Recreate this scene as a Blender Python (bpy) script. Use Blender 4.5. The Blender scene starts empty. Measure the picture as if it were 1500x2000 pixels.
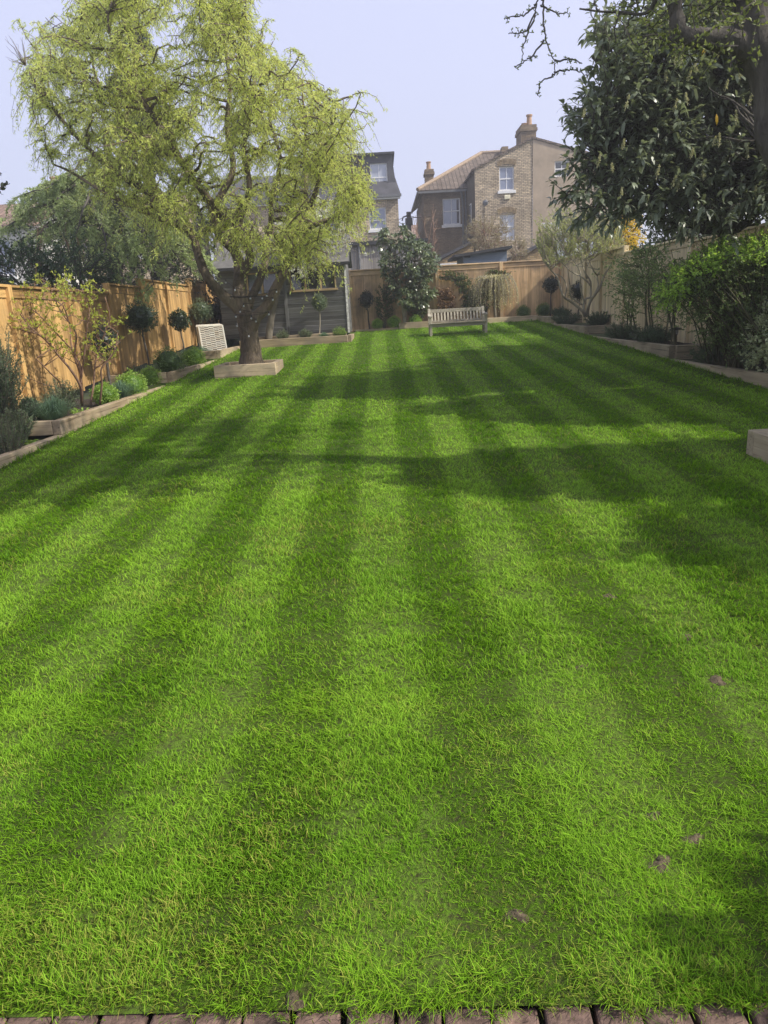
import bpy, math, random
import numpy as np
from math import sin, cos, pi, radians, atan
random.seed(5)
rng = np.random.default_rng(11)
C = bpy.context.scene.collection
sc = bpy.context.scene
A = np.array

# ------------------------------------------------------------------ camera frame
F, H = 1387.0, 1.6
pitch, roll, yaw = atan(.2815), .055, -.010
cf = A([sin(yaw)*cos(pitch), cos(yaw)*cos(pitch), -sin(pitch)])
cr = np.cross(cf, [0, 0, 1]); cr /= np.linalg.norm(cr)
cu = np.cross(cr, cf)
cR, cU = cos(roll)*cr - sin(roll)*cu, sin(roll)*cr + cos(roll)*cu
def at(px, py, Y):
    d = cf + cR*(px-750)/F - cU*(py-1000)/F
    return A([0, 0, H]) + d*Y/d[1]
def atx(px, py, X):
    d = cf + cR*(px-750)/F - cU*(py-1000)/F
    return A([0, 0, H]) + d*X/d[0]
def gz(x, y):
    return .05*np.clip(y, -4, 22.2) + .012*np.clip(x, -5, 5.5)

# ------------------------------------------------------------------ materials
def nd(nt, t, ins=None, **props):
    n = nt.nodes.new(t)
    for k, v in props.items(): setattr(n, k, v)
    for k, v in (ins or {}).items():
        s = n.inputs[k]
        if isinstance(v, tuple) and len(v) == 2 and hasattr(v[0], 'outputs'):
            nt.links.new(v[0].outputs[v[1]], s)
        else: s.default_value = v
    return n
def newmat(name):
    m = bpy.data.materials.new(name); m.use_nodes = True
    nt = m.node_tree; nt.nodes.clear()
    return m, nt, nt.nodes.new('ShaderNodeOutputMaterial')
def c4(c): return (c[0], c[1], c[2], 1)
GAIN = 1.0
def mixc(nt, fac, a, b, blend='MIX'):
    n = nt.nodes.new('ShaderNodeMix'); n.data_type = 'RGBA'; n.blend_type = blend
    for idx, v in ((0, fac), (6, a), (7, b)):
        if isinstance(v, tuple) and len(v) == 2 and hasattr(v[0], 'outputs'): nt.links.new(v[0].outputs[v[1]], n.inputs[idx])
        else: n.inputs[idx].default_value = v
    return (n, 2)
def attr(nt, name): return nd(nt, 'ShaderNodeAttribute', attribute_name=name)
def ramp(nt, fac, stops):
    n = nt.nodes.new('ShaderNodeValToRGB'); nt.links.new(fac[0].outputs[fac[1]], n.inputs[0])
    e = n.color_ramp.elements
    e[0].position, e[0].color = stops[0][0], stops[0][1]
    e[1].position, e[1].color = stops[-1][0], stops[-1][1]
    for p, c in stops[1:-1]:
        x = e.new(p); x.color = c
    return (n, 0)

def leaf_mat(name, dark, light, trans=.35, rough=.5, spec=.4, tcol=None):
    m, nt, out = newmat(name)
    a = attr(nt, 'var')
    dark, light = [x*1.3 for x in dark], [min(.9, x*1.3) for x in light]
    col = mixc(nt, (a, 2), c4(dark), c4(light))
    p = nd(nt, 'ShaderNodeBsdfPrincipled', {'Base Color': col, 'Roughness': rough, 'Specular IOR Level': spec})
    if trans <= 0:
        nt.links.new(p.outputs[0], out.inputs[0]); return m
    tc = mixc(nt, .6, col, c4(tcol or [min(1, light[0]*1.5), min(1, light[1]*1.5), light[2]*.8]))
    t = nd(nt, 'ShaderNodeBsdfTranslucent', {'Color': tc})
    mx = nd(nt, 'ShaderNodeMixShader', {0: trans, 1: (p, 0), 2: (t, 0)})
    nt.links.new(mx.outputs[0], out.inputs[0])
    return m
def wood_mat(name, dark, light, gscale=(2.2, 45, 45), rough=.75, bump=.25, varamt=.5, weather=None):
    m, nt, out = newmat(name)
    dark, light = [x*1.3 for x in dark], [min(.9, x*1.3) for x in light]
    g = attr(nt, 'g'); v = attr(nt, 'var')
    mp = nd(nt, 'ShaderNodeMapping', {0: (g, 1), 3: gscale})
    n1 = nd(nt, 'ShaderNodeTexNoise', {'Vector': (mp, 0), 'Scale': 1.0, 'Detail': 5.0, 'Roughness': .65})
    mp2 = nd(nt, 'ShaderNodeMapping', {0: (g, 1), 3: (1.3, 5, 5)})
    n2 = nd(nt, 'ShaderNodeTexNoise', {'Vector': (mp2, 0), 'Scale': 1.0, 'Detail': 3.0})
    s = nd(nt, 'ShaderNodeMath', {0: (n1, 0), 1: (n2, 0)}, operation='ADD')
    s2 = nd(nt, 'ShaderNodeMath', {0: (v, 2), 1: varamt, 2: (s, 0)}, operation='MULTIPLY_ADD')
    col = ramp(nt, (nd(nt, 'ShaderNodeMath', {0: (s2, 0), 1: -.62 - varamt*.25, }, operation='ADD'), 0), [(0.0, c4(dark)), (.85, c4(light))])
    if weather:
        geo = nd(nt, 'ShaderNodeNewGeometry')
        n3 = nd(nt, 'ShaderNodeTexNoise', {'Vector': (geo, 0), 'Scale': 1.7, 'Detail': 4.0, 'Roughness': .6})
        wf = ramp(nt, (n3, 0), [(.45, (0, 0, 0, 1)), (.68, (.75, .75, .75, 1))])
        col = mixc(nt, wf, col, c4(weather))
    mp4 = nd(nt, 'ShaderNodeMapping', {0: (g, 1), 3: (gscale[0]*.8, gscale[1]*2.2, gscale[2]*2.2)})
    n4 = nd(nt, 'ShaderNodeTexNoise', {'Vector': (mp4, 0), 'Scale': 1.0, 'Detail': 2.0, 'Distortion': .4})
    col = mixc(nt, 1.0, col, ramp(nt, (n4, 0), [(.30, (.42, .40, .38, 1)), (.42, (1, 1, 1, 1))]), 'MULTIPLY')
    b = nd(nt, 'ShaderNodeBump', {'Height': (n1, 0), 'Strength': bump, 'Distance': .01})
    p = nd(nt, 'ShaderNodeBsdfPrincipled', {'Base Color': col, 'Roughness': rough, 'Specular IOR Level': .25, 'Normal': (b, 0)})
    nt.links.new(p.outputs[0], out.inputs[0])
    return m
def plain(name, col, rough=.6, metal=0, noise=.15, scale=8, spec=.4, bump=0):
    m, nt, out = newmat(name)
    geo = nd(nt, 'ShaderNodeNewGeometry')
    n = nd(nt, 'ShaderNodeTexNoise', {'Vector': (geo, 0), 'Scale': scale, 'Detail': 6.0, 'Roughness': .65})
    lo = [max(0, x*(1-noise*1.6)) for x in col]; hi = [min(1, x*(1+noise*1.6)) for x in col]
    col = ramp(nt, (n, 0), [(.3, c4(lo)), (.7, c4(hi))])
    ins = {'Base Color': col, 'Roughness': rough, 'Metallic': metal, 'Specular IOR Level': spec}
    if bump: ins['Normal'] = (nd(nt, 'ShaderNodeBump', {'Height': (n, 0), 'Strength': bump, 'Distance': .02}), 0)
    p = nd(nt, 'ShaderNodeBsdfPrincipled', ins)
    nt.links.new(p.outputs[0], out.inputs[0])
    return m
def brick_mat(name, c1, c2, mortar, bw=.225, bh=.075, ms=.012, rough=.9, stain=.35, offset=.5, bump=.5):
    m, nt, out = newmat(name)
    c1, c2, mortar = [x*1.25 for x in c1], [x*1.25 for x in c2], [x*1.25 for x in mortar]
    uv = nd(nt, 'ShaderNodeUVMap')
    br = nd(nt, 'ShaderNodeTexBrick', {'Vector': (uv, 0), 'Color1': c4(c1), 'Color2': c4(c2), 'Mortar': c4(mortar), 'Scale': 1.0, 'Mortar Size': ms, 'Mortar Smooth': .2, 'Bias': 0.0, 'Brick Width': bw, 'Row Height': bh})
    br.offset = offset
    n = nd(nt, 'ShaderNodeTexNoise', {'Vector': (uv, 0), 'Scale': 1.1, 'Detail': 7.0, 'Roughness': .65})
    n2 = nd(nt, 'ShaderNodeTexNoise', {'Vector': (uv, 0), 'Scale': 14.0, 'Detail': 3.0})
    f = ramp(nt, (n, 0), [(.35, (1-stain, 1-stain, 1-stain, 1)), (.65, (1+stain*.5,)*3 + (1,))])
    f2 = ramp(nt, (n2, 0), [(.3, (.68, .68, .68, 1)), (.7, (1.25, 1.2, 1.1, 1))])
    col = mixc(nt, 1.0, (br, 0), f, 'MULTIPLY')
    col = mixc(nt, 1.0, col, f2, 'MULTIPLY')
    b = nd(nt, 'ShaderNodeBump', {'Height': (br, 1), 'Strength': bump, 'Distance': .02}, invert=True)
    p = nd(nt, 'ShaderNodeBsdfPrincipled', {'Base Color': col, 'Roughness': rough, 'Specular IOR Level': .2, 'Normal': (b, 0)})
    nt.links.new(p.outputs[0], out.inputs[0])
    return m
def bark_mat(name, dark, light, scale=(9, 9, 2.2), bump=.9):
    m, nt, out = newmat(name)
    geo = nd(nt, 'ShaderNodeNewGeometry')
    mp = nd(nt, 'ShaderNodeMapping', {0: (geo, 0), 3: scale})
    n = nd(nt, 'ShaderNodeTexNoise', {'Vector': (mp, 0), 'Scale': 2.0, 'Detail': 7.0, 'Roughness': .7, 'Distortion': .6})
    n2 = nd(nt, 'ShaderNodeTexNoise', {'Vector': (geo, 0), 'Scale': 2.2, 'Detail': 4.0})
    col = ramp(nt, (n, 0), [(.34, c4(dark)), (.66, c4(light))])
    col = mixc(nt, .5, col, ramp(nt, (n2, 0), [(.35, c4([d*.7 for d in dark])), (.65, c4(light))]))
    b = nd(nt, 'ShaderNodeBump', {'Height': (n, 0), 'Strength': bump, 'Distance': .05})
    p = nd(nt, 'ShaderNodeBsdfPrincipled', {'Base Color': col, 'Roughness': .9, 'Specular IOR Level': .2, 'Normal': (b, 0)})
    nt.links.new(p.outputs[0], out.inputs[0])
    return m

M = {}
M['fence'] = wood_mat('larch_boards', (.17, .098, .038), (.50, .315, .125), (1.5, 40, 40), varamt=.75, weather=(.33, .215, .105))
M['fence_far'] = wood_mat('larch_boards_aged', (.27, .175, .095), (.62, .44, .25), (1.5, 40, 40), varamt=.6, weather=(.27, .20, .14))
M['fence_grey'] = wood_mat('greyed_boards', (.36, .28, .17), (.74, .59, .38), (1.5, 40, 40), varamt=.5)
M['sleeper'] = wood_mat('sleeper_oak', (.17, .125, .08), (.46, .37, .25), (1.6, 18, 18), varamt=.6, weather=(.25, .21, .165), bump=.6)
M['sleeper_dark'] = wood_mat('sleeper_oak_dark', (.15, .125, .085), (.38, .32, .22), (1.5, 22, 22), varamt=.4, weather=(.18, .16, .115), bump=.4)  # darker sleeper tone for the right bed and right planter
M['teak'] = wood_mat('silvered_teak', (.21, .19, .15), (.42, .385, .305), (2, 30, 30), varamt=.3)
M['shed'] = wood_mat('shed_paint', (.06, .061, .061), (.17, .17, .168), (1.5, 30, 30), varamt=.5, rough=.7)
M['shed_frame'] = wood_mat('shed_window_wood', (.17, .12, .06), (.36, .27, .15))
M['cladding'] = wood_mat('grey_cladding', (.13, .12, .115), (.33, .31, .30), (1.2, 30, 30), varamt=.7)
M['blueshed'] = wood_mat('blue_shed_paint', (.10, .13, .18), (.19, .225, .29), (1.5, 25, 25), varamt=.5)
M['white_slats'] = wood_mat('bleached_slats', (.56, .48, .38), (.86, .77, .64), varamt=.4)
M['felt'] = plain('roof_felt', (.15, .145, .14), .95, noise=.2, scale=5, bump=.3)
M['darkroof'] = plain('dark_roof_edge', (.04, .042, .046), .8)
M['slate'] = plain('dormer_slate', (.075, .075, .085), .7, noise=.25, scale=3)
M['soil'] = plain('bed_soil', (.035, .026, .02), 1, noise=.4, scale=14, bump=.8)
M['dry_soil'] = plain('dry_soil', (.115, .088, .055), 1, noise=.45, scale=60, bump=.9)
M['white'] = plain('white_paint', (.78, .78, .78), .5, noise=.04)
M['greywhite'] = plain('flaking_white_paint', (.62, .62, .60), .7, noise=.3, scale=20)
M['grey_metal'] = plain('grey_downpipe', (.16, .165, .175), .5)
M['black_metal'] = plain('black_metal', (.02, .02, .022), .45)
M['lamp_glass'] = plain('frosted_lamp', (.35, .36, .36), .3, noise=.05)
M['bulb'] = plain('globe_bulb', (.55, .57, .60), .15, noise=.02, spec=.8)
M['render'] = plain('brown_render', (.40, .32, .24), .95, noise=.12, scale=1.2, bump=.1)
M['pot'] = plain('clay_pot', (.42, .27, .17), .9)
M['stone'] = plain('stone_sill', (.55, .53, .50), .9)
M['cream'] = plain('cream_plastic', (.72, .68, .50), .5)
M['pole'] = plain('pole_wood', (.09, .075, .065), .9, noise=.3)
M['wire'] = plain('wire', (.02, .02, .02), .6)
M['pink'] = plain('pale_stucco', (.62, .60, .57), .9, noise=.08)
M['brick'] = brick_mat('stock_brick', (.56, .47, .35), (.35, .29, .225), (.13, .115, .10))
M['brick_shade'] = brick_mat('stock_brick_shaded', (.23, .17, .11), (.14, .105, .075), (.17, .145, .115))  # darker copy of the stock brick, shade put into its colour
M['brick_side'] = brick_mat('side_brick_shaded', (.11, .095, .08), (.08, .07, .06), (.09, .08, .07))  # side wall turned from the sun, its shade put into the brick colour
M['brick_low'] = brick_mat('yellow_brick', (.42, .31, .17), (.30, .21, .12), (.25, .21, .16))
M['tiles'] = brick_mat('roof_tiles', (.185, .15, .13), (.145, .118, .102), (.05, .042, .037), bw=.24, bh=.20, ms=.018, offset=0, bump=.8)
M['tiles_far'] = brick_mat('roof_tiles_far', (.27, .19, .155), (.21, .145, .12), (.09, .065, .055), bw=.30, bh=.28, ms=.025, offset=0)
M['ridge'] = plain('ridge_tile', (.33, .25, .18), .9)
M['edging_brick'] = plain('edging_brick', (.15, .098, .08), .95, noise=.55, scale=18, bump=.6)
M['willow_bark'] = bark_mat('willow_bark', (.055, .044, .032), (.30, .24, .17))
M['dark_bark'] = bark_mat('dark_bark', (.05, .045, .04), (.17, .155, .135))
M['pale_bark'] = bark_mat('pale_bark', (.20, .175, .135), (.50, .45, .35), bump=.3)
M['grey_bark'] = bark_mat('grey_bark', (.08, .07, .055), (.24, .21, .17), bump=.4)
M['red_twig'] = bark_mat('red_twig', (.14, .08, .055), (.36, .23, .16), bump=.1)
M['green_cane'] = bark_mat('green_cane', (.05, .055, .03), (.15, .14, .08), bump=.1)
M['willow_leaf'] = leaf_mat('willow_leaf', (.28, .40, .08), (.66, .82, .25), .58, .5)
M['laurel_leaf'] = leaf_mat('laurel_leaf', (.075, .092, .068), (.21, .25, .17), .25, .38, .6)  # greyed and lifted, veiling glare put into the leaf colour
M['laurel_flower'] = leaf_mat('laurel_flower', (.22, .23, .13), (.46, .45, .30), .3, .7)
M['mag_leaf'] = leaf_mat('magnolia_leaf', (.035, .055, .026), (.13, .165, .07), .15, .30, .6)
M['ball_leaf'] = leaf_mat('clipped_leaf', (.04, .075, .022), (.14, .22, .06), .25, .5)
M['bright_ball'] = leaf_mat('bright_clipped_leaf', (.08, .16, .02), (.27, .40, .075), .3, .5)  # lightened, sunlight on the back bed balls put into the leaf colour
M['olive_leaf'] = leaf_mat('olive_leaf', (.05, .075, .038), (.15, .19, .105), .2, .45)
M['bay_leaf'] = leaf_mat('bay_leaf', (.020, .036, .018), (.075, .105, .05), .12, .35, .5)
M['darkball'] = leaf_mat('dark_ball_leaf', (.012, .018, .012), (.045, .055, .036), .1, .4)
M['blue_grass'] = leaf_mat('blue_fescue', (.06, .11, .07), (.16, .25, .16), .25, .5)
M['rosemary'] = leaf_mat('rosemary_leaf', (.03, .055, .028), (.10, .15, .08), .2, .5)
M['lavender'] = leaf_mat('lavender_leaf', (.06, .09, .05), (.17, .22, .12), .25, .55)
M['spring_leaf'] = leaf_mat('spring_leaf', (.19, .24, .03), (.42, .45, .09), .4, .45)
M['cedar'] = leaf_mat('cedar_needle', (.03, .05, .022), (.36, .43, .20), .22, .5)
M['cedar_dark'] = leaf_mat('conifer_needle_dark', (.014, .026, .012), (.045, .07, .03), .15, .5)  # dark needles of the tall conifer
M['hedge_leaf'] = leaf_mat('hedge_leaf', (.022, .042, .022), (.075, .12, .06), .2, .45)
M['shade_leaf'] = leaf_mat('shade_leaf', (.06, .078, .05), (.16, .20, .11), .25, .4)
M['lilac_leaf'] = leaf_mat('lilac_leaf', (.16, .19, .075), (.40, .43, .20), .35, .5)
M['forsythia'] = leaf_mat('forsythia_flower', (.50, .30, .02), (.75, .50, .04), .35, .6)
M['sunlit_leaf'] = leaf_mat('sunlit_leaf', (.15, .27, .04), (.40, .60, .12), .45, .45)  # sunlight on the arching shrub's top put into the leaf colour
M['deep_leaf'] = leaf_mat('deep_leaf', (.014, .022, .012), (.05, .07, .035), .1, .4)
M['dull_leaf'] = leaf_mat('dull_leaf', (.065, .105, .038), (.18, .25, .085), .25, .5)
M['climb_leaf'] = leaf_mat('climber_leaf', (.035, .055, .02), (.13, .165, .06), .25, .4)
M['rust_leaf'] = leaf_mat('rust_leaf', (.11, .06, .03), (.27, .17, .09), .25, .5)
M['variegated'] = leaf_mat('variegated_leaf', (.16, .21, .10), (.56, .60, .40), .3, .4)
M['catkin'] = leaf_mat('catkin', (.30, .27, .14), (.62, .56, .34), .35, .6)
M['blossom'] = leaf_mat('blossom', (.42, .42, .34), (.78, .76, .68), .35, .6)
M['tan_leaf'] = leaf_mat('tan_leaf', (.14, .12, .075), (.32, .28, .19), .3, .6)
M['curtain'] = plain('curtain', (.10, .09, .10), .9)

def glass_mat(name, col, rough=.06):
    m, nt, out = newmat(name)
    p = nd(nt, 'ShaderNodeBsdfPrincipled', {'Base Color': c4(col), 'Roughness': rough, 'Specular IOR Level': 1.0, 'Coat Weight': .6, 'Coat Roughness': .03})
    nt.links.new(p.outputs[0], out.inputs[0]); return m
M['glass'] = glass_mat('sky_glass', (.20, .23, .32))
M['glass_pale'] = glass_mat('pale_glass', (.40, .43, .50))
M['glass_dark'] = glass_mat('dark_glass', (.012, .014, .015))

# ------------------------------------------------------------------ mesh builder
def nz(v):
    v = np.asarray(v, float); return v/np.maximum(np.linalg.norm(v, axis=-1, keepdims=True), 1e-9)
class B:
    def __init__(s):
        s.V, s.Va, s.G, s.T, s.Q, s.n = [], [], [], [], [], 0
    def add(s, V, T=None, Q=None, var=None, g=None):
        V = np.asarray(V, float).reshape(-1, 3); k = len(V)
        s.V.append(V)
        s.Va.append(np.full(k, random.random()) if var is None else np.broadcast_to(np.asarray(var, float), (k,)))
        s.G.append(V if g is None else g)
        if T is not None and len(T): s.T.append(np.asarray(T, np.int64).reshape(-1, 3)+s.n)
        if Q is not None and len(Q): s.Q.append(np.asarray(Q, np.int64).reshape(-1, 4)+s.n)
        s.n += k
        return s
    def obox(s, c, ax, hs, var=None):
        """box: centre, three unit axes (rows), half sizes"""
        ax = np.asarray(ax, float); hs = np.asarray(hs, float)
        sg = A([[i, j, k] for i in (-1, 1) for j in (-1, 1) for k in (-1, 1)], float)
        loc = sg*hs
        o = np.argsort(-hs)
        g = loc[:, o] + A([random.random()*40, random.random()*9, random.random()*9])
        Q = [(0, 1, 3, 2), (4, 6, 7, 5), (0, 4, 5, 1), (2, 3, 7, 6), (0, 2, 6, 4), (1, 5, 7, 3)]
        return s.add(np.asarray(c, float)+loc@ax, None, Q, var, g)
    def box(s, x0, x1, y0, y1, z0, z1, var=None):
        return s.obox(((x0+x1)/2, (y0+y1)/2, (z0+z1)/2), np.eye(3), ((x1-x0)/2, (y1-y0)/2, (z1-z0)/2), var)
    def bar(s, p, q, w, h, up=(0, 0, 1), var=None):
        p, q = np.asarray(p, float), np.asarray(q, float)
        d = nz(q-p); u = np.asarray(up, float)
        if abs(d@u) > .98: u = A([0, 1, 0.])
        sd = nz(np.cross(u, d)); u = np.cross(d, sd)
        return s.obox((p+q)/2, [d, sd, u], (np.linalg.norm(q-p)/2, w/2, h/2), var)
    def quad(s, a, b, c, d, var=None):
        return s.add([a, b, c, d], None, [(0, 1, 2, 3)], var)
    def tri(s, a, b, c, var=None):
        return s.add([a, b, c], [(0, 1, 2)], None, var)
    def prism(s, poly, off, var=None):
        """convex polygon extruded by off"""
        P = np.asarray(poly, float); k = len(P); off = np.asarray(off, float)
        V = np.vstack([P, P+off]); T = []; 
        for i in range(1, k-1): T += [(0, i+1, i), (k, k+i, k+i+1)]
        Q = [(i, (i+1) % k, k+(i+1) % k, k+i) for i in range(k)]
        return s.add(V, T, Q, var)
    def tube(s, pts, rad, n=6, var=None, rough=0):
        P = np.asarray(pts, float); k = len(P)
        R = np.broadcast_to(np.asarray(rad, float), (k,))
        t = np.empty_like(P); t[1:-1] = P[2:]-P[:-2]; t[0] = P[1]-P[0]; t[-1] = P[-1]-P[-2]
        t = nz(t)
        ref = A([0, 0, 1.]) if abs(t.mean(0)[2]) < .8*np.linalg.norm(t.mean(0))+1e-9 else A([1., 0, 0])
        u = nz(np.cross(t, ref)); v = np.cross(t, u)
        a = np.arange(n)/n*2*pi
        rr = R[:, None]*(1+(rng.uniform(-rough, rough, (k, n)) if rough else 0))
        V = P[:, None, :] + rr[..., None]*(np.cos(a)[None, :, None]*u[:, None, :]+np.sin(a)[None, :, None]*v[:, None, :])
        i = np.arange(k-1)[:, None]*n; j = np.arange(n)[None, :]; j2 = (j+1) % n
        Q = np.stack([i+j, i+j2, i+n+j2, i+n+j], -1).reshape(-1, 4)
        V = V.reshape(-1, 3)
        T = [(0, m_+1, m_) for m_ in range(1, n-1)] + [((k-1)*n, (k-1)*n+m_, (k-1)*n+m_+1) for m_ in range(1, n-1)]
        s.add(V, T, Q, var)
        return s
    def sphere(s, c, r, nu=14, nv=8, var=None, jit=0):
        c = np.asarray(c, float); r = np.broadcast_to(np.asarray(r, float), (3,))
        th = np.linspace(0, pi, nv+1)[1:-1]; ph = np.arange(nu)/nu*2*pi
        D = np.stack([np.sin(th)[:, None]*np.cos(ph), np.sin(th)[:, None]*np.sin(ph), np.broadcast_to(np.cos(th)[:, None], (nv-1, nu))], -1).reshape(-1, 3)
        if jit: D = D*(1+rng.uniform(-jit, jit, (len(D), 1)))
        V = np.vstack([D, [[0, 0, 1]], [[0, 0, -1]]])*r+c
        Q = []; T = []
        for i in range(nv-2):
            for j in range(nu): Q.append((i*nu+j, (i+1)*nu+j, (i+1)*nu+(j+1) % nu, i*nu+(j+1) % nu))
        N = len(D)
        for j in range(nu):
            T.append((N, j, (j+1) % nu)); T.append((N+1, (nv-2)*nu+(j+1) % nu, (nv-2)*nu+j))
        return s.add(V, T, Q, var)
    def lathe(s, c, prof, n=14, var=None):
        c = np.asarray(c, float); prof = np.asarray(prof, float); k = len(prof)
        a = np.arange(n)/n*2*pi
        V = np.stack([prof[:, 0:1]*np.cos(a), prof[:, 0:1]*np.sin(a), np.broadcast_to(prof[:, 1:2], (k, n))], -1).reshape(-1, 3)+c
        Q = [(i*n+j, i*n+(j+1) % n, (i+1)*n+(j+1) % n, (i+1)*n+j) for i in range(k-1) for j in range(n)]
        return s.add(V, None, Q, var)
    def leaves(s, P, D, L, W, up=None, fold=.25, droop=0, var=None, kind=4):
        P = np.asarray(P, float); N = len(P)
        if N == 0: return s
        D = nz(np.broadcast_to(D, P.shape)); L = np.broadcast_to(L, (N,))[:, None]; W = np.broadcast_to(W, (N,))[:, None]
        u = rng.normal(size=(N, 3)) if up is None else np.asarray(up, float)+rng.normal(size=(N, 3))*.35
        S = nz(np.cross(D, u)); Nn = np.cross(S, D)
        var = rng.random(N) if var is None else np.broadcast_to(var, (N,))
        def dr(t): return A([0, 0, -1.])*droop*t*t*L
        if kind == 4:
            V = np.stack([P, P+D*L*.5+S*W*.5+Nn*fold*W+dr(.5), P+D*L+dr(1), P+D*L*.5-S*W*.5+Nn*fold*W+dr(.5)], 1)
            b = np.arange(N)[:, None]*4
            s.add(V.reshape(-1, 3), np.concatenate([b+[0, 1, 2], b+[0, 2, 3]]), None, np.repeat(var, 4))
        else:
            V = np.stack([P, P+D*L*.3+S*W*.42+Nn*fold*W+dr(.3), P+D*L*.3-S*W*.42+Nn*fold*W+dr(.3),
                          P+D*L*.68+S*W*.45+Nn*fold*W+dr(.68), P+D*L*.68-S*W*.45+Nn*fold*W+dr(.68), P+D*L+dr(1)], 1)
            b = np.arange(N)[:, None]*6
            s.add(V.reshape(-1, 3), np.concatenate([b+[0, 1, 2], b+[3, 5, 4]]), b+[1, 3, 4, 2], np.repeat(var, 6))
        return s
    def build(s, name, mat, parent=None, loc=(0, 0, 0), smooth=False, bevel=0, uv=False, local=False):
        V = np.vstack(s.V); off = A(loc, float)
        p = parent
        while p is not None:
            off = off+A(p.location); p = p.parent
        if not local: V = V-off
        T = np.vstack(s.T) if s.T else np.zeros((0, 3), np.int64)
        Q = np.vstack(s.Q) if s.Q else np.zeros((0, 4), np.int64)
        me = bpy.data.meshes.new(name)
        me.vertices.add(len(V)); me.vertices.foreach_set('co', V.astype(np.float32).ravel())
        li = np.concatenate([T.ravel(), Q.ravel()]); nl = len(li)
        me.loops.add(nl); me.loops.foreach_set('vertex_index', li.astype(np.int32))
        nT, nQ = len(T), len(Q)
        me.polygons.add(nT+nQ)
        st = np.concatenate([np.arange(nT)*3, nT*3+np.arange(nQ)*4]).astype(np.int32)
        me.polygons.foreach_set('loop_start', st)
        me.polygons.foreach_set('use_smooth', np.full(nT+nQ, smooth))
        a = me.attributes.new('var', 'FLOAT', 'POINT'); a.data.foreach_set('value', np.concatenate(s.Va).astype(np.float32))
        if mat is not None and mat.node_tree and any(n.type == 'ATTRIBUTE' and n.attribute_name == 'g' for n in mat.node_tree.nodes):
            a = me.attributes.new('g', 'FLOAT_VECTOR', 'POINT'); a.data.foreach_set('vector', np.vstack(s.G).astype(np.float32).ravel())
        me.update(calc_edges=True)
        if uv:
            W = V + (off if not local else 0)
            def fuv(Fc):
                if len(Fc) == 0: return np.zeros((0, 2))
                P = W[Fc]; n = nz(np.cross(P[:, 1]-P[:, 0], P[:, 2]-P[:, 0]))
                t = np.cross([0, 0, 1.], n); ln = np.linalg.norm(t, axis=1)
                t[ln < .05] = (1, 0, 0); t = nz(t); b = np.cross(n, t)
                return np.stack([(P*t[:, None]).sum(-1), (P*b[:, None]).sum(-1)], -1).reshape(-1, 2)
            UV = np.vstack([fuv(T), fuv(Q)])
            ul = me.uv_layers.new(name='UVMap'); ul.data.foreach_set('uv', UV.astype(np.float32).ravel())
        me.materials.append(mat)
        o = bpy.data.objects.new(name, me); C.objects.link(o)
        if parent is not None: o.parent = parent
        o.location = loc
        if bevel:
            bm = o.modifiers.new('bevel', 'BEVEL'); bm.width = bevel; bm.segments = 2; bm.limit_method = 'ANGLE'
        return o

def tag(o, label, cat, group=None):
    o['label'] = label; o['category'] = cat
    if group: o['group'] = group
    return o
def thing(name, label, cat, loc=(0, 0, 0), group=None):
    o = bpy.data.objects.new(name, None); C.objects.link(o); o.location = loc; o.empty_display_size = .2
    return tag(o, label, cat, group)
def struct(o, kind='structure'):
    o['kind'] = kind; return o
def dup(root, loc, rz=0, scale=1, label=None, group=None):
    r = root.copy(); C.objects.link(r); r.location = loc; r.rotation_euler = (0, 0, rz)
    r.scale = (scale,)*3 if np.isscalar(scale) else scale
    if label: r['label'] = label
    if group: r['group'] = group
    for ch in list(root.children):
        c = ch.copy(); C.objects.link(c); c.parent = r
        for g in list(ch.children):
            d = g.copy(); C.objects.link(d); d.parent = c
    return r

def wiggle(p0, p1, n=8, wig=.08, sag=0, arch=0):
    p0, p1 = np.asarray(p0, float), np.asarray(p1, float)
    t = np.linspace(0, 1, n)[:, None]
    P = p0+(p1-p0)*t
    L = np.linalg.norm(p1-p0)
    ph = rng.uniform(0, 2*pi, 3); fq = rng.uniform(1.2, 2.6, 3)
    w = np.stack([np.sin(t[:, 0]*fq[i]*2*pi+ph[i])-np.sin(ph[i]) for i in range(3)], 1)
    P = P+w*wig*L*np.minimum(t, 1)*.6
    P[:, 2] += (arch*4*t*(1-t)*L)[:, 0]-(sag*t*t*L)[:, 0]
    return P
def inpoly(pts, poly):
    x, y = pts[:, 0], pts[:, 1]; poly = np.asarray(poly, float); c = np.zeros(len(pts), bool); j = len(poly)-1
    for i in range(len(poly)):
        xi, yi, xj, yj = poly[i][0], poly[i][1], poly[j][0], poly[j][1]
        with np.errstate(divide='ignore', invalid='ignore'):
            c ^= ((yi > y) != (yj > y)) & (x < (xj-xi)*(y-yi)/(yj-yi+1e-12)+xi)
        j = i
    return c
def sample_poly(poly, n):
    poly = np.asarray(poly, float); out = []
    lo, hi = poly.min(0), poly.max(0)
    while len(out) < n:
        p = rng.uniform(lo, hi, (n*3, 2)); p = p[inpoly(p, poly)]
        out += list(p)
    return A(out[:n])
def densify(P, k=4):
    P = np.asarray(P, float); t = np.arange(len(P)); tt = np.linspace(0, len(P)-1, (len(P)-1)*k+1)
    # Catmull-Rom through the points
    out = []
    for x in tt:
        i = min(int(x), len(P)-2); f = x-i
        p0, p1, p2, p3 = P[max(i-1, 0)], P[i], P[i+1], P[min(i+2, len(P)-1)]
        out.append(.5*((2*p1)+(-p0+p2)*f+(2*p0-5*p1+4*p2-p3)*f*f+(-p0+3*p1-3*p2+p3)*f**3))
    return A(out)
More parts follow.
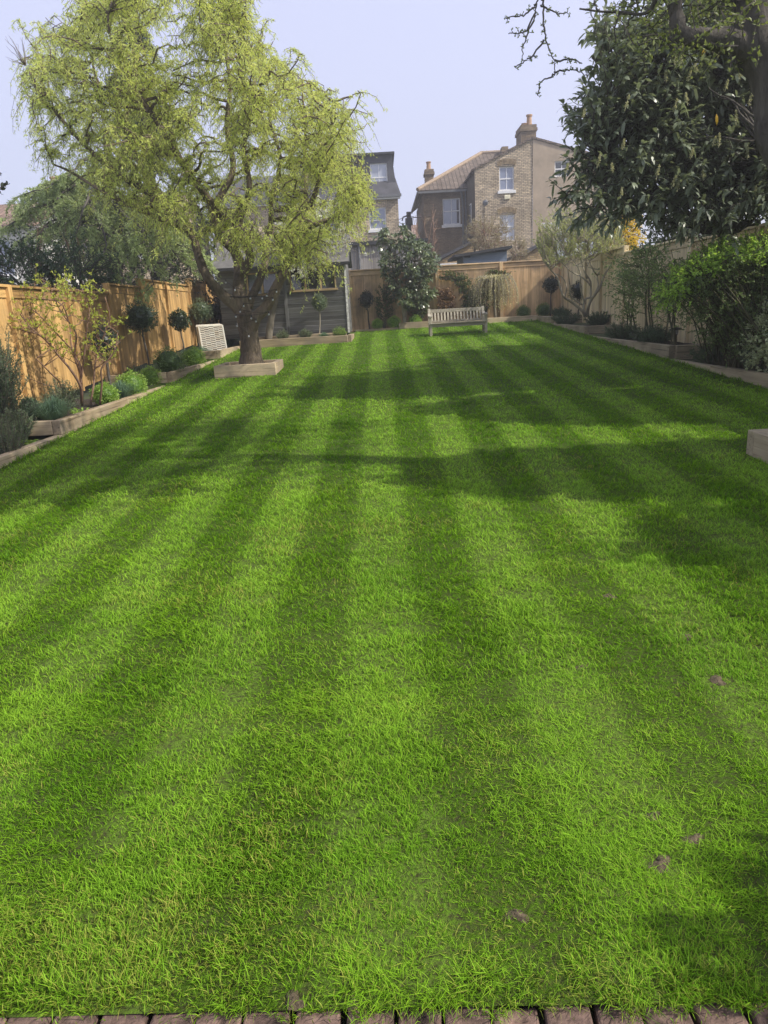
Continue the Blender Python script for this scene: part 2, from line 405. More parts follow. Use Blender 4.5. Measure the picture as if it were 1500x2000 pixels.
class Noise2:
    def __init__(s, seed, n=64): s.g = np.random.default_rng(seed).random((n, n)); s.n = n
    def __call__(s, x, y, sc=1.0):
        x, y = np.asarray(x)/sc, np.asarray(y)/sc
        i, j = np.floor(x).astype(int), np.floor(y).astype(int); fx, fy = x-i, y-j
        fx, fy = fx*fx*(3-2*fx), fy*fy*(3-2*fy); n = s.n
        g = s.g
        return (g[i % n, j % n]*(1-fx)*(1-fy)+g[(i+1) % n, j % n]*fx*(1-fy)+g[i % n, (j+1) % n]*(1-fx)*fy+g[(i+1) % n, (j+1) % n]*fx*fy)
N1, N2, N3 = Noise2(1), Noise2(2), Noise2(3)

# ------------------------------------------------------------------ lawn and ground
def edgeL(y): return -3.87+.021*(np.clip(y, 0, 19)-7)
XR = 4.55
def yedge(x): return 1.262-.036*x
STR_P, STR_0 = .70, -.07
def stripe(x, y):
    return np.cos(2*pi*(x-STR_0+.05*(N1(x, y, 1.3)-.5))/STR_P)
m, nt, out = newmat('lawn_turf')
geo = nd(nt, 'ShaderNodeNewGeometry'); sep = nd(nt, 'ShaderNodeSeparateXYZ', {0: (geo, 0)})
n1 = nd(nt, 'ShaderNodeTexNoise', {'Vector': (geo, 0), 'Scale': 60.0, 'Detail': 5.0, 'Roughness': .7})
n2 = nd(nt, 'ShaderNodeTexNoise', {'Vector': (geo, 0), 'Scale': 1.3, 'Detail': 4.0})
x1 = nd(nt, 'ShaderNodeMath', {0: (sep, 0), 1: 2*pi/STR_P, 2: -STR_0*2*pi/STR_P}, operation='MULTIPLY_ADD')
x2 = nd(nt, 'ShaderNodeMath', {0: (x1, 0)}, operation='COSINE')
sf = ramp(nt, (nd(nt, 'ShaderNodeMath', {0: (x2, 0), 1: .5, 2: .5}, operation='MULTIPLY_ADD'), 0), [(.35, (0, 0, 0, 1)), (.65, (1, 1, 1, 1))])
base = mixc(nt, sf, (.070, .145, .008, 1), (.135, .235, .026, 1))  # mowing stripe sheen put into the turf colour
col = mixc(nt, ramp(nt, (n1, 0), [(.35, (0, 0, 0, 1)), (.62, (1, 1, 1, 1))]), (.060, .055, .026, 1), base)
b = nd(nt, 'ShaderNodeBump', {'Height': (n1, 0), 'Strength': .7, 'Distance': .03})
p = nd(nt, 'ShaderNodeBsdfPrincipled', {'Base Color': col, 'Roughness': .95, 'Specular IOR Level': .1, 'Normal': (b, 0)})
nt.links.new(p.outputs[0], out.inputs[0]); M['lawn'] = m
M['ground'] = plain('rough_ground', (.06, .075, .03), 1, noise=.4, scale=.8)
M['neigh'] = plain('neighbour_ground', (.07, .08, .04), 1, noise=.4, scale=.8)

xs = A([-400, -120, -40, -15, -8, -5, 5.5, 8, 15, 40, 120, 400.]); ys = A([-200, -60, -20, -8, -4, .8, 1.6, 8, 15, 22.2, 26, 40, 80, 200, 600.])
gx, gy = np.meshgrid(xs, ys); g_ = B()
nx_ = len(xs)
g_.add(np.stack([gx, gy, gz(gx, gy)-.012-.05*((gy > .5) & (gy < 1.7))], -1).reshape(-1, 3), None, [(j*nx_+i, j*nx_+i+1, (j+1)*nx_+i+1, (j+1)*nx_+i) for j in range(len(ys)-1) for i in range(nx_-1)])
struct(g_.build('ground', M['ground']))
xs = np.linspace(-4.0, 4.6, 60); ys = np.linspace(1.30, 21.6, 130)
gx, gy = np.meshgrid(xs, ys); nx_ = len(xs); l_ = B()
gy = np.where(gy < 1.31, yedge(gx)-.004, gy)
l_.add(np.stack([gx, gy, gz(gx, gy)+.012*(N1(gx, gy, .5)-.5)], -1).reshape(-1, 3), None, [(j*nx_+i, j*nx_+i+1, (j+1)*nx_+i+1, (j+1)*nx_+i) for j in range(len(ys)-1) for i in range(nx_-1)])
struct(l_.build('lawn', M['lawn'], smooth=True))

# planters (inner exclusion for grass)
WPL = (-3.02, -1.92, 12.88, 13.98)
BPc, BPa, BPs = A([3.51, 5.19]), radians(1), .56      # second planter: centre, turn, half side
def in_bp(x, y, mrg=0):
    dx, dy = x-BPc[0], y-BPc[1]; u = dx*cos(BPa)+dy*sin(BPa); v = -dx*sin(BPa)+dy*cos(BPa)
    return (abs(u) < BPs+mrg) & (abs(v) < BPs+mrg)
bare = [(1275, 1595, .05), (1290, 1690, .075), (1355, 1640, .06), (1010, 1790, .06), (1340, 1245, .07), (1400, 1330, .08), (1190, 1165, .07), (575, 1958, .06), (690, 1962, .04), (1135, 1305, .06), (680, 1440, .03)]
def ground_px(px, py):
    d = cf+cR*(px-750)/F-cU*(py-1000)/F
    t = H/(.05*d[1]+.012*d[0]-d[2]); return A([0, 0, H])+t*d
bareW = [(ground_px(a, b_)[0], ground_px(a, b_)[1], r*.75) for a, b_, r in bare]

zones = [(1.16, 1.75, 56000, .020, .0023), (1.75, 2.6, 35000, .021, .0027), (2.6, 3.8, 16500, .027, .0034), (3.8, 5.5, 9000, .030, .0040), (5.5, 8.5, 4200, .030, .0056), (8.5, 12.5, 1900, .030, .0082), (12.5, 21.45, 850, .030, .0120)]
GV, GC = [], []
for y0, y1, dens, hh, ww in zones:
    xa, xb = max(-3.95, -(.62*y1+1.7)), min(XR, .60*y1+1.7)
    n = int(dens*(y1-y0)*(xb-xa))
    x = rng.uniform(xa, xb, n); y = rng.uniform(y0, y1, n)
    # clumps
    cl = N2(x, y, .055)*.6+N3(x, y, .14)*.4
    ok = (x > edgeL(y)+.0) & (x < XR-.0) & (rng.random(n) < .12+1.45*cl)
    ok &= (np.abs(x) < .62*y+.35) | (rng.random(n) < .55)
    ok &= ~((x > WPL[0]-.01) & (x < WPL[1]+.01) & (y > WPL[2]-.01) & (y < WPL[3]+.01))
    ok &= ~in_bp(x, y)
    for bx, by, br_ in bareW:
        d = np.hypot((x-bx)*.8, y-by)*(1+.7*(N2(x, y, .03)-.5)); ok &= (d > br_*.75) | (rng.random(n) < .34+.66*np.clip(d/br_-.10, 0, 1))
    # ragged front edge over the bricks
    ok &= y > yedge(x)-.016+.04*(N1(x, y*0+3, .06)-.5)+.03*(N2(x, y*0+9, .25)-.5)-.03*(rng.random(n) < .08)
    ok &= ~((y > 18.35) & (x < -.75) & (y > 18.35))
    x, y = x[ok], y[ok]; n = len(x); cl = cl[ok]
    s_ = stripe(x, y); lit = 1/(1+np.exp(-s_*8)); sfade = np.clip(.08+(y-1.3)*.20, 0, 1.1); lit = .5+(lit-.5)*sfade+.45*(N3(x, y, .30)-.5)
    patch = N1(x, y, .42)*.6+N3(x, y, .16)*.4
    h = hh*(.45+.8*rng.random(n))*(.55+.9*cl)
    h = h*np.where(y < yedge(x)+.07, 1.5, 1.0)
    edge = np.minimum(np.minimum(x-edgeL(y), XR-x), np.where(y < 3, 9, np.abs(y-21.45)))
    h = np.where(edge < .06, h*1.7, h)
    az = np.where(s_+rng.normal(size=n)*.5 > 0, pi/2, -pi/2)+rng.normal(size=n)*1.7
    lean = rng.uniform(.25, 1.5, n)*h*(1+.5*(patch > .62))
    az = np.where((y < yedge(x)+.06) & (rng.random(n) < .6), -pi/2+rng.normal(size=n)*.5, az)
    flop = rng.random(n) < .07
    lean = np.where(flop, h*1.5, lean); hz_ = np.where(flop, h*.45, h)
    dx, dy = np.cos(az), np.sin(az)
    wa = az+pi/2+rng.normal(size=n)*.9
    w = ww*(.7+.6*rng.random(n))
    sx, sy = np.cos(wa)*w/2, np.sin(wa)*w/2
    z = gz(x, y)-.004
    b0 = np.stack([x-sx, y-sy, z], -1); b1 = np.stack([x+sx, y+sy, z], -1)
    mx_, my_, mz = x+dx*lean*.35, y+dy*lean*.35, z+hz_*.62
    m0 = np.stack([mx_-sx*.8, my_-sy*.8, mz], -1); m1 = np.stack([mx_+sx*.8, my_+sy*.8, mz], -1)
    tp = np.stack([x+dx*lean, y+dy*lean, z+hz_], -1)
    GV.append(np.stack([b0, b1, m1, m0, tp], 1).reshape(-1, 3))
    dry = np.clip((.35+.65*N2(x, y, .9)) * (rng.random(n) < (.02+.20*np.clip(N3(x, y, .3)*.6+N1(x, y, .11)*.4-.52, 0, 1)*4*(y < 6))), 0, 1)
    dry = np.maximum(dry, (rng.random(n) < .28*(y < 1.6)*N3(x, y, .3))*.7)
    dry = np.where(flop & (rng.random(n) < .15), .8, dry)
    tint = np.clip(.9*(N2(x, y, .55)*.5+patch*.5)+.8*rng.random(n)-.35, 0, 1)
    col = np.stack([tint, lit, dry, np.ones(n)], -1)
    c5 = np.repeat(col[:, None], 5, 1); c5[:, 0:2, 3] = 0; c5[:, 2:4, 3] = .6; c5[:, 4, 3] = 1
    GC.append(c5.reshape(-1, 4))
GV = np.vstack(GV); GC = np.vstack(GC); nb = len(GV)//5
base_i = np.arange(nb)[:, None]*5
me = bpy.data.meshes.new('grass')
me.vertices.add(len(GV)); me.vertices.foreach_set('co', GV.astype(np.float32).ravel())
li = np.concatenate([(base_i+[3, 2, 4]).ravel(), (base_i+[0, 1, 2, 3]).ravel()]).astype(np.int32)
me.loops.add(len(li)); me.loops.foreach_set('vertex_index', li)
me.polygons.add(nb*2)
me.polygons.foreach_set('loop_start', np.concatenate([np.arange(nb)*3, nb*3+np.arange(nb)*4]).astype(np.int32))
a_ = me.attributes.new('gc', 'FLOAT_COLOR', 'POINT'); a_.data.foreach_set('color', GC.astype(np.float32).ravel())
me.update(calc_edges=True)
m, nt, out = newmat('grass_blade')
a_ = attr(nt, 'gc'); sp = nd(nt, 'ShaderNodeSeparateColor', {0: (a_, 0)})
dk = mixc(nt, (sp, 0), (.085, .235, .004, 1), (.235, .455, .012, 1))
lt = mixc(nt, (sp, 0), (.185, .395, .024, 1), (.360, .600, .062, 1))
col = mixc(nt, (sp, 1), dk, lt)  # stripe sheen of leaning blades also put into their colour
col = mixc(nt, (sp, 2), col, (.40, .40, .09, 1))
hcol = mixc(nt, (a_, 3), (.30, .28, .25, 1), (1.32, 1.3, 1.28, 1))  # roots darkened, tips lightened: micro-shadow put into the blade colour
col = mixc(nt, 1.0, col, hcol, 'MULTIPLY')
p = nd(nt, 'ShaderNodeBsdfPrincipled', {'Base Color': col, 'Roughness': .6, 'Specular IOR Level': .08})
t = nd(nt, 'ShaderNodeBsdfTranslucent', {'Color': mixc(nt, 1.0, col, (1.25, 1.35, .8, 1), 'MULTIPLY')})
mx = nd(nt, 'ShaderNodeMixShader', {0: .28, 1: (p, 0), 2: (t, 0)})
nt.links.new(mx.outputs[0], out.inputs[0])
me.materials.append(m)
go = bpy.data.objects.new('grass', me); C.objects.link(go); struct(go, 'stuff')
tag(go, 'short mown green grass in light and dark stripes across the garden lawn', 'grass')


b_ = B()
for bx, by, br_ in bareW:
    k = 18; an = np.arange(k)/k*2*pi; rr = br_*.50*(1+.28*np.sin(an*2+bx*9)+.2*np.sin(an*3+by*7)+.08*np.sin(an*7+bx*31))
    V = np.stack([bx+np.cos(an)*rr*1.1, by+np.sin(an)*rr, gz(bx+np.cos(an)*rr*1.1, by+np.sin(an)*rr)+.003], -1)
    V = np.vstack([V, [[bx, by, gz(bx, by)+.014]]]); b_.add(V, [(i, (i+1) % k, k) for i in range(k)])
struct(b_.build('bare_soil', M['dry_soil']))
# brick path edge at the near end of the lawn
b_ = B(); x = -2.2
while x < 2.2:
    w = random.uniform(.098, .108)
    y1 = yedge(x)+.012+random.uniform(-.008, .008); zt = .052+.012*x+random.uniform(-.010, .008); rt_ = random.uniform(-.05, .05)-.036
    b_.obox((x+w/2, y1-.1075, zt-.035), [(1, rt_, random.uniform(-.04, .04)), (-rt_, 1, 0), (0, 0, 1)], (w/2, .1075, .035)); x += w+random.uniform(.006, .014)
bo = b_.build('brick_path', M['edging_brick'], bevel=.006); struct(bo)
b_ = B(); b_.quad((-2.4, -1.5, -.03), (2.4, -1.5, .02), (2.4, 1.37, .025), (-2.4, 1.37, -.025)); struct(b_.build('path_bedding', M['soil']))

# ------------------------------------------------------------------ timber edging
def sleeper_run(name_label, p0, p1, top, h=.2, t=.10, mat='sleeper', seg=1.9, parent=None):
    pass
def edging(label, runs, group='raised bed edging of timber sleepers', mat='sleeper'):
    """runs: list of (p0(x,y), p1(x,y), ztop, height) -> one thing whose sleepers are parts"""
    p = runs[0][0]
    t = thing('timber_edging', label, 'bed edging', (p[0], p[1], gz(p[0], p[1])), group)
    for p0, p1, zt, h in runs:
        p0, p1 = A(p0, float), A(p1, float); L = np.linalg.norm(p1-p0); n = max(1, round(L/1.9)); d = (p1-p0)/L
        for i in range(n):
            a, c = p0+d*(L*i/n+.002), p0+d*(L*(i+1)/n-.002)
            dz = random.uniform(-.004, .004)
            q = B(); q.bar((a[0], a[1], zt-h/2+dz), (c[0], c[1], zt-h/2+dz), .10, h)
            q.build('sleeper', M[mat], t, bevel=.008)
    return t
eL = lambda y: float(edgeL(A(y)))-.05
edging('lowest long timber edging at near end of left flower bed', [((eL(3.0), 3.0), (eL(8.0), 8.0), .405, .24), ((eL(8.0), 8.0), (eL(12.6), 12.6), .40, .22)])
edging('second timber step of left bed beside the low bushes', [((eL(8.36), 8.36), (eL(12.75), 12.75), .575, .17), ((eL(8.36)-.052, 8.36+.05), (-4.95, 8.36+.05), .575, .17)])
edging('third timber step of left bed starting by the bollard light', [((eL(12.80), 12.80), (eL(16.6), 16.6), .77, .19), ((eL(12.80)-.052, 12.80+.05), (-4.95, 12.80+.05), .77, .19)])
edging('fourth highest timber step of left bed below the pale slatted screen', [((eL(16.5), 16.5), (eL(18.6), 18.6), .955, .19), ((eL(16.5)-.052, 16.5+.05), (-4.95, 16.5+.05), .955, .19)])
edging('timber edging in front of the dark grey shed', [((-3.62, 18.62), (-.86, 18.50), 1.085, .24), ((-.82, 18.56), (-.78, 19.6), 1.085, .24), ((-3.5, 18.95), (-.9, 18.9), 1.15, .14)])
edging('timber edging of back bed behind the bench', [((-.78, 21.62), (.52, 21.56), 1.13, .16), ((.52, 21.5), (4.58, 21.5), 1.27, .28)], )
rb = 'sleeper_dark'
edging('nearest lowest timber edging of shaded right bed', [((XR+.05, 5.4), (XR+.05, 8.5), .64, .32), ((XR+.05, 8.5), (XR+.05, 11.6), .64, .22)], mat=rb)
edging('second timber step of right bed by the shaded bollard light', [((XR+.05, 11.54), (XR+.05, 16.5), .845, .22), ((XR+.1, 11.54), (5.38, 11.54), .845, .22)], mat=rb)
edging('third timber step of right bed under the pale stemmed tree', [((XR+.05, 16.45), (XR+.05, 19.75), 1.055, .22), ((XR+.1, 16.45), (5.38, 16.45), 1.055, .22)], mat=rb)
edging('short timber step at far corner of right bed', [((XR+.05, 19.7), (XR+.05, 21.45), 1.245, .22), ((XR+.1, 19.7), (5.38, 19.7), 1.245, .22)], mat=rb)

def soil(name, patches):
    q = B()
    for (x0, x1, y0, y1, z) in patches:
        nx2, ny2 = 8, max(4, int((y1-y0)*5)); gx, gy = np.meshgrid(np.linspace(x0, x1, nx2), np.linspace(y0, y1, ny2))
        q.add(np.stack([gx, gy, z+.035*(N2(gx, gy, .18)-.5)], -1).reshape(-1, 3), None, [(j*nx2+i, j*nx2+i+1, (j+1)*nx2+i+1, (j+1)*nx2+i) for j in range(ny2-1) for i in range(nx2-1)])
    return struct(q.build(name, M['soil'], smooth=True))
soil('bed_soil', [(-4.98, -3.95, 3, 8.36, .345), (-4.98, -3.88, 8.36, 12.8, .51), (-4.98, -3.82, 12.8, 16.5, .705), (-4.98, -3.72, 16.5, 19.4, .90), (-3.6, -.88, 18.58, 19.25, 1.0),
                  (-.9, 5.4, 21.55, 22.05, 1.09), (XR+.1, 5.4, 5.4, 11.54, .59), (XR+.1, 5.4, 11.54, 16.45, .79), (XR+.1, 5.4, 16.45, 19.7, 1.0), (XR+.1, 5.4, 19.7, 21.6, 1.18)])

def planter(label, cx, cy, hs, ang, z0, z1, mat='sleeper'):
    t = thing('tree_planter', label, 'planter', (cx, cy, z0))
    ca, sa = cos(ang), sin(ang); ux, uy = A([ca, sa, 0]), A([-sa, ca, 0]); c = A([cx, cy, (z0+z1)/2])
    w = .10
    for sg, full in ((1, 1), (-1, 1)):
        q = B(); q.bar(c+uy*sg*(hs-w/2)-ux*hs, c+uy*sg*(hs-w/2)+ux*hs, w, z1-z0); q.build('sleeper', M[mat], t, bevel=.008)
        q = B(); q.bar(c+ux*sg*(hs-w/2)-uy*(hs-w-.002), c+ux*sg*(hs-w/2)+uy*(hs-w-.002), w, z1-z0-.006); q.build('sleeper', M[mat], t, bevel=.008)
    q = B(); h2 = hs-w; 
    g2 = np.linspace(-h2, h2, 9); gx, gy = np.meshgrid(g2, g2)
    V = c+gx.reshape(-1, 1)*ux+gy.reshape(-1, 1)*uy; V[:, 2] = z1-.07+.05*(N2(V[:, 0], V[:, 1], .15)-.5)
    q.add(V, None, [(j*9+i, j*9+i+1, (j+1)*9+i+1, (j+1)*9+i) for j in range(8) for i in range(8)])
    q.build('soil', M['soil'], t, smooth=True)
    return t
planter('square timber planter around the willow trunk on the lawn', -2.47, 13.43, .55, 0, .56, .83)
planter('timber planter cut off at right edge of the lawn', BPc[0], BPc[1], BPs, BPa, .25, .52, 'sleeper_dark')

# ------------------------------------------------------------------ fences
def fence(label, axis, fixed, panels, zg, inward, mat, board=.105, post_mat=None):
    """panels: list of (a0, a1, ztop, mid_posts). axis 'y' -> runs along Y at X=fixed; 'x' -> along X at Y=fixed. inward: +1/-1 direction facing the lawn"""
    a0 = panels[0][0]
    loc = (fixed, a0, zg(a0)) if axis == 'y' else (a0, fixed, zg(a0))
    t = thing('garden_fence', label, 'fence', loc)
    def P(a, o, z): return (fixed+inward*o, a, z) if axis == 'y' else (a, fixed+inward*o, z)
    al = A([0, 1, 0.]) if axis == 'y' else A([1., 0, 0]); no = (A([1., 0, 0]) if axis == 'y' else A([0, 1., 0]))*inward
    for k, (p0, p1, zt, mids) in enumerate(panels):
        q = B(); a = p0+.05
        while a < p1-.06:
            w = min(board, p1-.05-a); ang = .17
            z0 = zg(a)-.05; z1 = zt-.13
            ax = [nz(al+no*ang), nz(no-al*ang), A([0, 0, 1.])]
            q.obox(A(P(a+w/2, .012, (z0+z1)/2)), ax, (w/2+.006, .008, (z1-z0)/2)); a += w
        q.build('board_panel', M[mat], t)
        q = B(); q.bar(P(p0+.05, .02, zt-.07), P(p1-.05, .02, zt-.07), .045, .13); q.build('top_rail', M[mat], t, bevel=.004)
        q = B(); q.bar(P(p0-.02, .02, zt+.016), P(p1+.02, .02, zt+.016), .12, .035); q.build('cap_rail', M[mat], t, bevel=.004)
        for a in mids:
            q = B(); q.bar(P(a, .045, zg(a)-.1), P(a, .045, zt-.005), .07, .05, up=al); q.build('batten', M[mat], t, bevel=.004)
        q = B(); q.bar(P(p0, .035, zg(p0)-.1), P(p0, .035, zt+.03), .10, .10, up=al); q.build('post', M[post_mat or mat], t, bevel=.004)
    pe = panels[-1]
    q = B(); q.bar(P(pe[1], .035, zg(pe[1])-.1), P(pe[1], .035, pe[2]+.02), .10, .10, up=al); q.build('post', M[post_mat or mat], t, bevel=.004)
    return t
zl = lambda y: .05*y+.12
fence('warm golden vertical board fence stepping up along the left bed', 'y', -5.0,
      [(3.6, 6.7, 2.02, [5.2]), (6.7, 9.95, 2.18, []), (9.95, 13.62, 2.18, [11.8]), (13.62, 15.48, 2.34, []), (15.48, 19.4, 2.505, [17.3]), (19.4, 23.2, 2.67, [21.2])], zl, 1, 'fence')
fence('brown vertical board fence along the far end behind the bench', 'x', 22.12,
      [(-.87, 1.72, 2.80, []), (1.72, 3.62, 2.80, []), (3.62, 5.42, 2.80, [])], lambda x: 1.12, -1, 'fence_far')
fence('shaded greyish board fence stepping along the right bed', 'y', 5.47,
      [(4.0, 8.4, 2.42, [6.2]), (8.4, 13.0, 2.47, [10.7]), (13.0, 16.5, 2.55, [14.8]), (16.5, 19.6, 2.68, [18.2]), (19.6, 22.05, 2.80, [])], lambda y: .05*y+.1, -1, 'fence_grey')

# ------------------------------------------------------------------ bench
def bench(cx, cy, w=1.46):
    t = thing('garden_bench', 'weathered grey slatted wooden bench at far end of the lawn', 'bench', (cx, cy, gz(cx, cy)))
    z0 = gz(cx, cy); f, r = cy, cy+.50
    zs = z0+.29; zt = z0+.60
    for i, s_ in enumerate((-1, 1)):
        x = cx+s_*(w/2-.035)
        q = B(); q.bar((x, f+.03, z0-.02), (x, f+.03, z0+.455), .065, .06, up=(0, 1, 0)); q.build('leg', M['teak'], t, bevel=.006)
        q = B(); q.bar((x, r-.06, z0-.02), (x, r-.05, zs), .065, .06, up=(0, 1, 0)); q.bar((x, r-.05, zs), (x, r+.08, zt+.06), .065, .055, up=(0, 1, 0)); q.build('back_post', M['teak'], t, bevel=.006)
        q = B(); P = densify([(x, r+.02, z0+.53), (x, r-.12, z0+.47), (x, f+.15, z0+.465), (x, f+.02, z0+.485), (x, f-.035, z0+.472), (x, f-.04, z0+.45)], 4)
        for a, c in zip(P[:-1], P[1:]): q.bar(a, c+(c-a)*.15, .075, .032, up=(0, 0, 1))
        q.build('armrest', M['teak'], t)
        q = B(); q.bar((x, f+.05, zs-.05), (x, r-.05, zs-.06), .045, .07); q.bar((x, f+.05, z0+.13), (x, r-.05, z0+.13), .035, .045); q.build('side_rail', M['teak'], t, bevel=.004)
    q = B()
    for k in range(6):
        y = f-.005+k*.082; q.bar((cx-w/2+.03, y, zs+.01-.006*k), (cx+w/2-.03, y, zs+.01-.006*k), .066, .022)
    q.build('seat', M['teak'], t, bevel=.003)
    q = B(); q.bar((cx-w/2+.06, f+.02, zs-.045), (cx+w/2-.06, f+.02, zs-.045), .03, .075); q.build('front_rail', M['teak'], t, bevel=.004)
    q = B(); q.bar((cx-w/2+.06, r+.065, zt), (cx+w/2-.06, r+.065, zt), .04, .085); q.build('top_rail', M['teak'], t, bevel=.004)
    q = B(); q.bar((cx-w/2+.06, r-.03, zs+.05), (cx+w/2-.06, r-.03, zs+.05), .035, .05); q.build('lower_rail', M['teak'], t, bevel=.004)
    for k in range(16):
        x = cx-w/2+.105+k*(w-.21)/15
        q = B(); q.bar((x, r-.03, zs+.07), (x, r+.06, zt-.035), .042, .016, up=(0, 1, 0)); q.build('back_slat', M['teak'], t)
    return t
bench(1.945, 18.46)

# ------------------------------------------------------------------ shed
def shed():
    x0, x1, y0, y1 = -4.15, -.86, 19.32, 21.5; z0, ze = 1.12, 2.88
    t = thing('garden_shed', 'dark grey weatherboarded shed with wooden framed windows behind the willow', 'shed', ((x0+x1)/2, y0, z0))
    wins = [(-2.30, -1.11, 2.26, 2.80), (-3.42, -2.62, 2.22, 2.74)]
    q = B()
    z = z0
    while z < ze-.01:
        z2 = min(z+.115, ze)
        segs = [(x0, x1)]
        for a, c, lo, hi in wins:
            ns = []
            for s0, s1 in segs:
                if z2 > lo+.03 and z < hi-.03 and a < s1 and c > s0:
                    if a > s0: ns.append((s0, a))
                    if c < s1: ns.append((c, s1))
                else: ns.append((s0, s1))
            segs = ns
        v = random.random()
        for s0, s1 in segs:
            q.obox(((s0+s1)/2, y0, (z+z2)/2), [(1, 0, 0), nz(A([0, 1, .20])), nz(A([0, -.20, 1]))], ((s1-s0)/2, .009, (z2-z)/2+.004), v)
        v2 = random.random()
        q.obox((x1, (y0+y1)/2, (z+z2)/2), [(0, 1, 0), nz(A([1, 0, -.09])), nz(A([.09, 0, 1]))], ((y1-y0)/2, .009, (z2-z)/2+.006), v2)
        q.obox((x0, (y0+y1)/2, (z+z2)/2), [(0, 1, 0), nz(A([1, 0, .09])), nz(A([-.09, 0, 1]))], ((y1-y0)/2, .009, (z2-z)/2+.006), v2)
        z = z2
    yr, zr = y0+1.1, 3.62
    for xx in (x0, x1):
        q.prism([(xx-.01, y0, ze), (xx-.01, yr, zr-.05), (xx-.01, y1, ze)], (.02, 0, 0))
    q.box(x0, x1, y1-.02, y1, z0, ze)
    q.build('wall', M['shed'], t)
    q = B(); q.box(x0+.05, x1-.05, y0+.9, y0+.95, z0, ze); q.build('dark_interior', M['darkroof'], t)
    q = B()
    ov = .12
    q.prism([(x0-ov, y0-ov, ze-.02), (x1+ov, y0-ov, ze-.02), (x1+ov, yr, zr), (x0-ov, yr, zr)], (0, 0, .03))
    q.prism([(x0-ov, yr, zr), (x1+ov, yr, zr), (x1+ov, y1+ov, ze-.02), (x0-ov, y1+ov, ze-.02)], (0, 0, .03))
    rf = q.build('roof', M['felt'], t)
    q = B(); q.bar((x0-ov, y0-ov-.012, ze-.03), (x1+ov, y0-ov-.012, ze-.03), .02, .075); q.build('eaves_board', M['darkroof'], rf)
    q = B(); q.bar((x1+ov+.012, y0-ov, ze-.04), (x1+ov+.012, yr, zr-.02), .02, .08); q.build('bargeboard', M['darkroof'], rf)
    q = B(); q.box(x1-.02, x1+.03, y0-.035, y0-.012, z0, ze-.05); q.build('corner_trim', M['greywhite'], t)
    q = B(); q.box(-2.48, -2.40, y0-.045, y0-.016, z0, ze-.04); q.build('cover_strip', M['shed'], t)
    for a, c, lo, hi in wins:
        q = B(); q.box(a-.04, c+.04, y0-.05, y0+.03, lo-.05, lo); q.box(a, c, y0-.03, y0+.02, hi-.04, hi)
        q.box(a, a+.04, y0-.03, y0+.02, lo, hi-.04); q.box(c-.03, c, y0-.03, y0+.02, lo, hi-.04)
        n = 3 if c-a > 1 else 2
        for k in range(1, n):
            xx = a+(c-a)*k/n; q.box(xx-.025, xx+.025, y0-.03, y0+.02, lo, hi-.04)
        fr = q.build('window', M['shed_frame'], t, bevel=.003)
        q = B(); q.box(a+.01, c-.01, y0+.024, y0+.03, lo, hi-.01); q.build('pane', M['glass_dark'], fr)
    return t
shed()

# ------------------------------------------------------------------ houses
def wall_cells(q, Y, x0, x1, z0, ztop, holes, depth=.12):
    """front wall in plane Y with rectangular holes; ztop(x) linear roof line"""
    xs = sorted({x0, x1} | {v for h in holes for v in h[:2]})
    for a, c in zip(xs[:-1], xs[1:]):
        hs = sorted([h for h in holes if h[0] <= a+1e-6 and h[1] >= c-1e-6], key=lambda h: h[2])
        z = z0
        for h in hs:
            q.quad((a, Y, z), (c, Y, z), (c, Y, h[2]), (a, Y, h[2])); z = h[3]
        q.quad((a, Y, z), (c, Y, z), (c, Y, ztop(c)), (a, Y, ztop(a)))
    for a, c, lo, hi in holes:
        q.quad((a, Y, lo), (a, Y+depth, lo), (a, Y+depth, hi), (a, Y, hi)); q.quad((c, Y+depth, lo), (c, Y, lo), (c, Y, hi), (c, Y+depth, hi))
        q.quad((a, Y, hi), (a, Y+depth, hi), (c, Y+depth, hi), (c, Y, hi)); q.quad((a, Y+depth, lo), (a, Y, lo), (c, Y, lo), (c, Y+depth, lo))
def sash(parent, Y, a, c, lo, hi, glass='glass', vbar=True, hbar=.5, sill=True, curtain=False):
    q = B(); w = .055; y = Y+.07
    q.box(a, a+w, y, y+.05, lo, hi); q.box(c-w, c, y, y+.05, lo, hi)
    q.box(a+w, c-w, y, y+.05, hi-w, hi); q.box(a+w, c-w, y, y+.05, lo, lo+w*1.3)
    zm = lo+(hi-lo)*hbar
    if hbar: q.box(a+w, c-w, y-.004, y+.05, zm-.028, zm+.028)
    if vbar:
        xm = (a+c)/2; q.box(xm-.014, xm+.014, y+.004, y+.046, lo+w*1.3, hi-w)
    o = q.build('window', M['white'], parent)
    q = B(); q.box(a+w*.5, c-w*.5, y+.02, y+.03, lo+.02, hi-.02); q.build('pane', M[glass], o)
    if curtain:
        q = B(); q.box(c-w-.14, c-w-.02, y+.012, y+.019, lo+.1, hi-.1); q.build('curtain', M['curtain'], o)
    if sill:
        q = B(); q.box(a-.09, c+.09, Y-.08, Y+.1, lo-.15, lo-.002); q.build('sill', M['white'], o, bevel=.01)
    return o
def arch(parent, Y, a, c, hi, mat='brick'):
    q = B(); n = 13
    for k in range(n):
        x = a-.1+(c-a+.2)*(k+.5)/n; an = (k+.5-n/2)/n*.5; bow = .10*(1-((k+.5)/n*2-1)**2)
        q.obox((x, Y-.012, hi+.14+bow), [(cos(an), 0, -sin(an)), (0, 1, 0), (sin(an), 0, cos(an))], ((c-a+.2)/n/2*.86, .018, .13))
    return q.build('brick_arch', M['arch'], parent)
M['arch'] = plain('arch_brick', (.25, .185, .11), .9, noise=.35, scale=6)

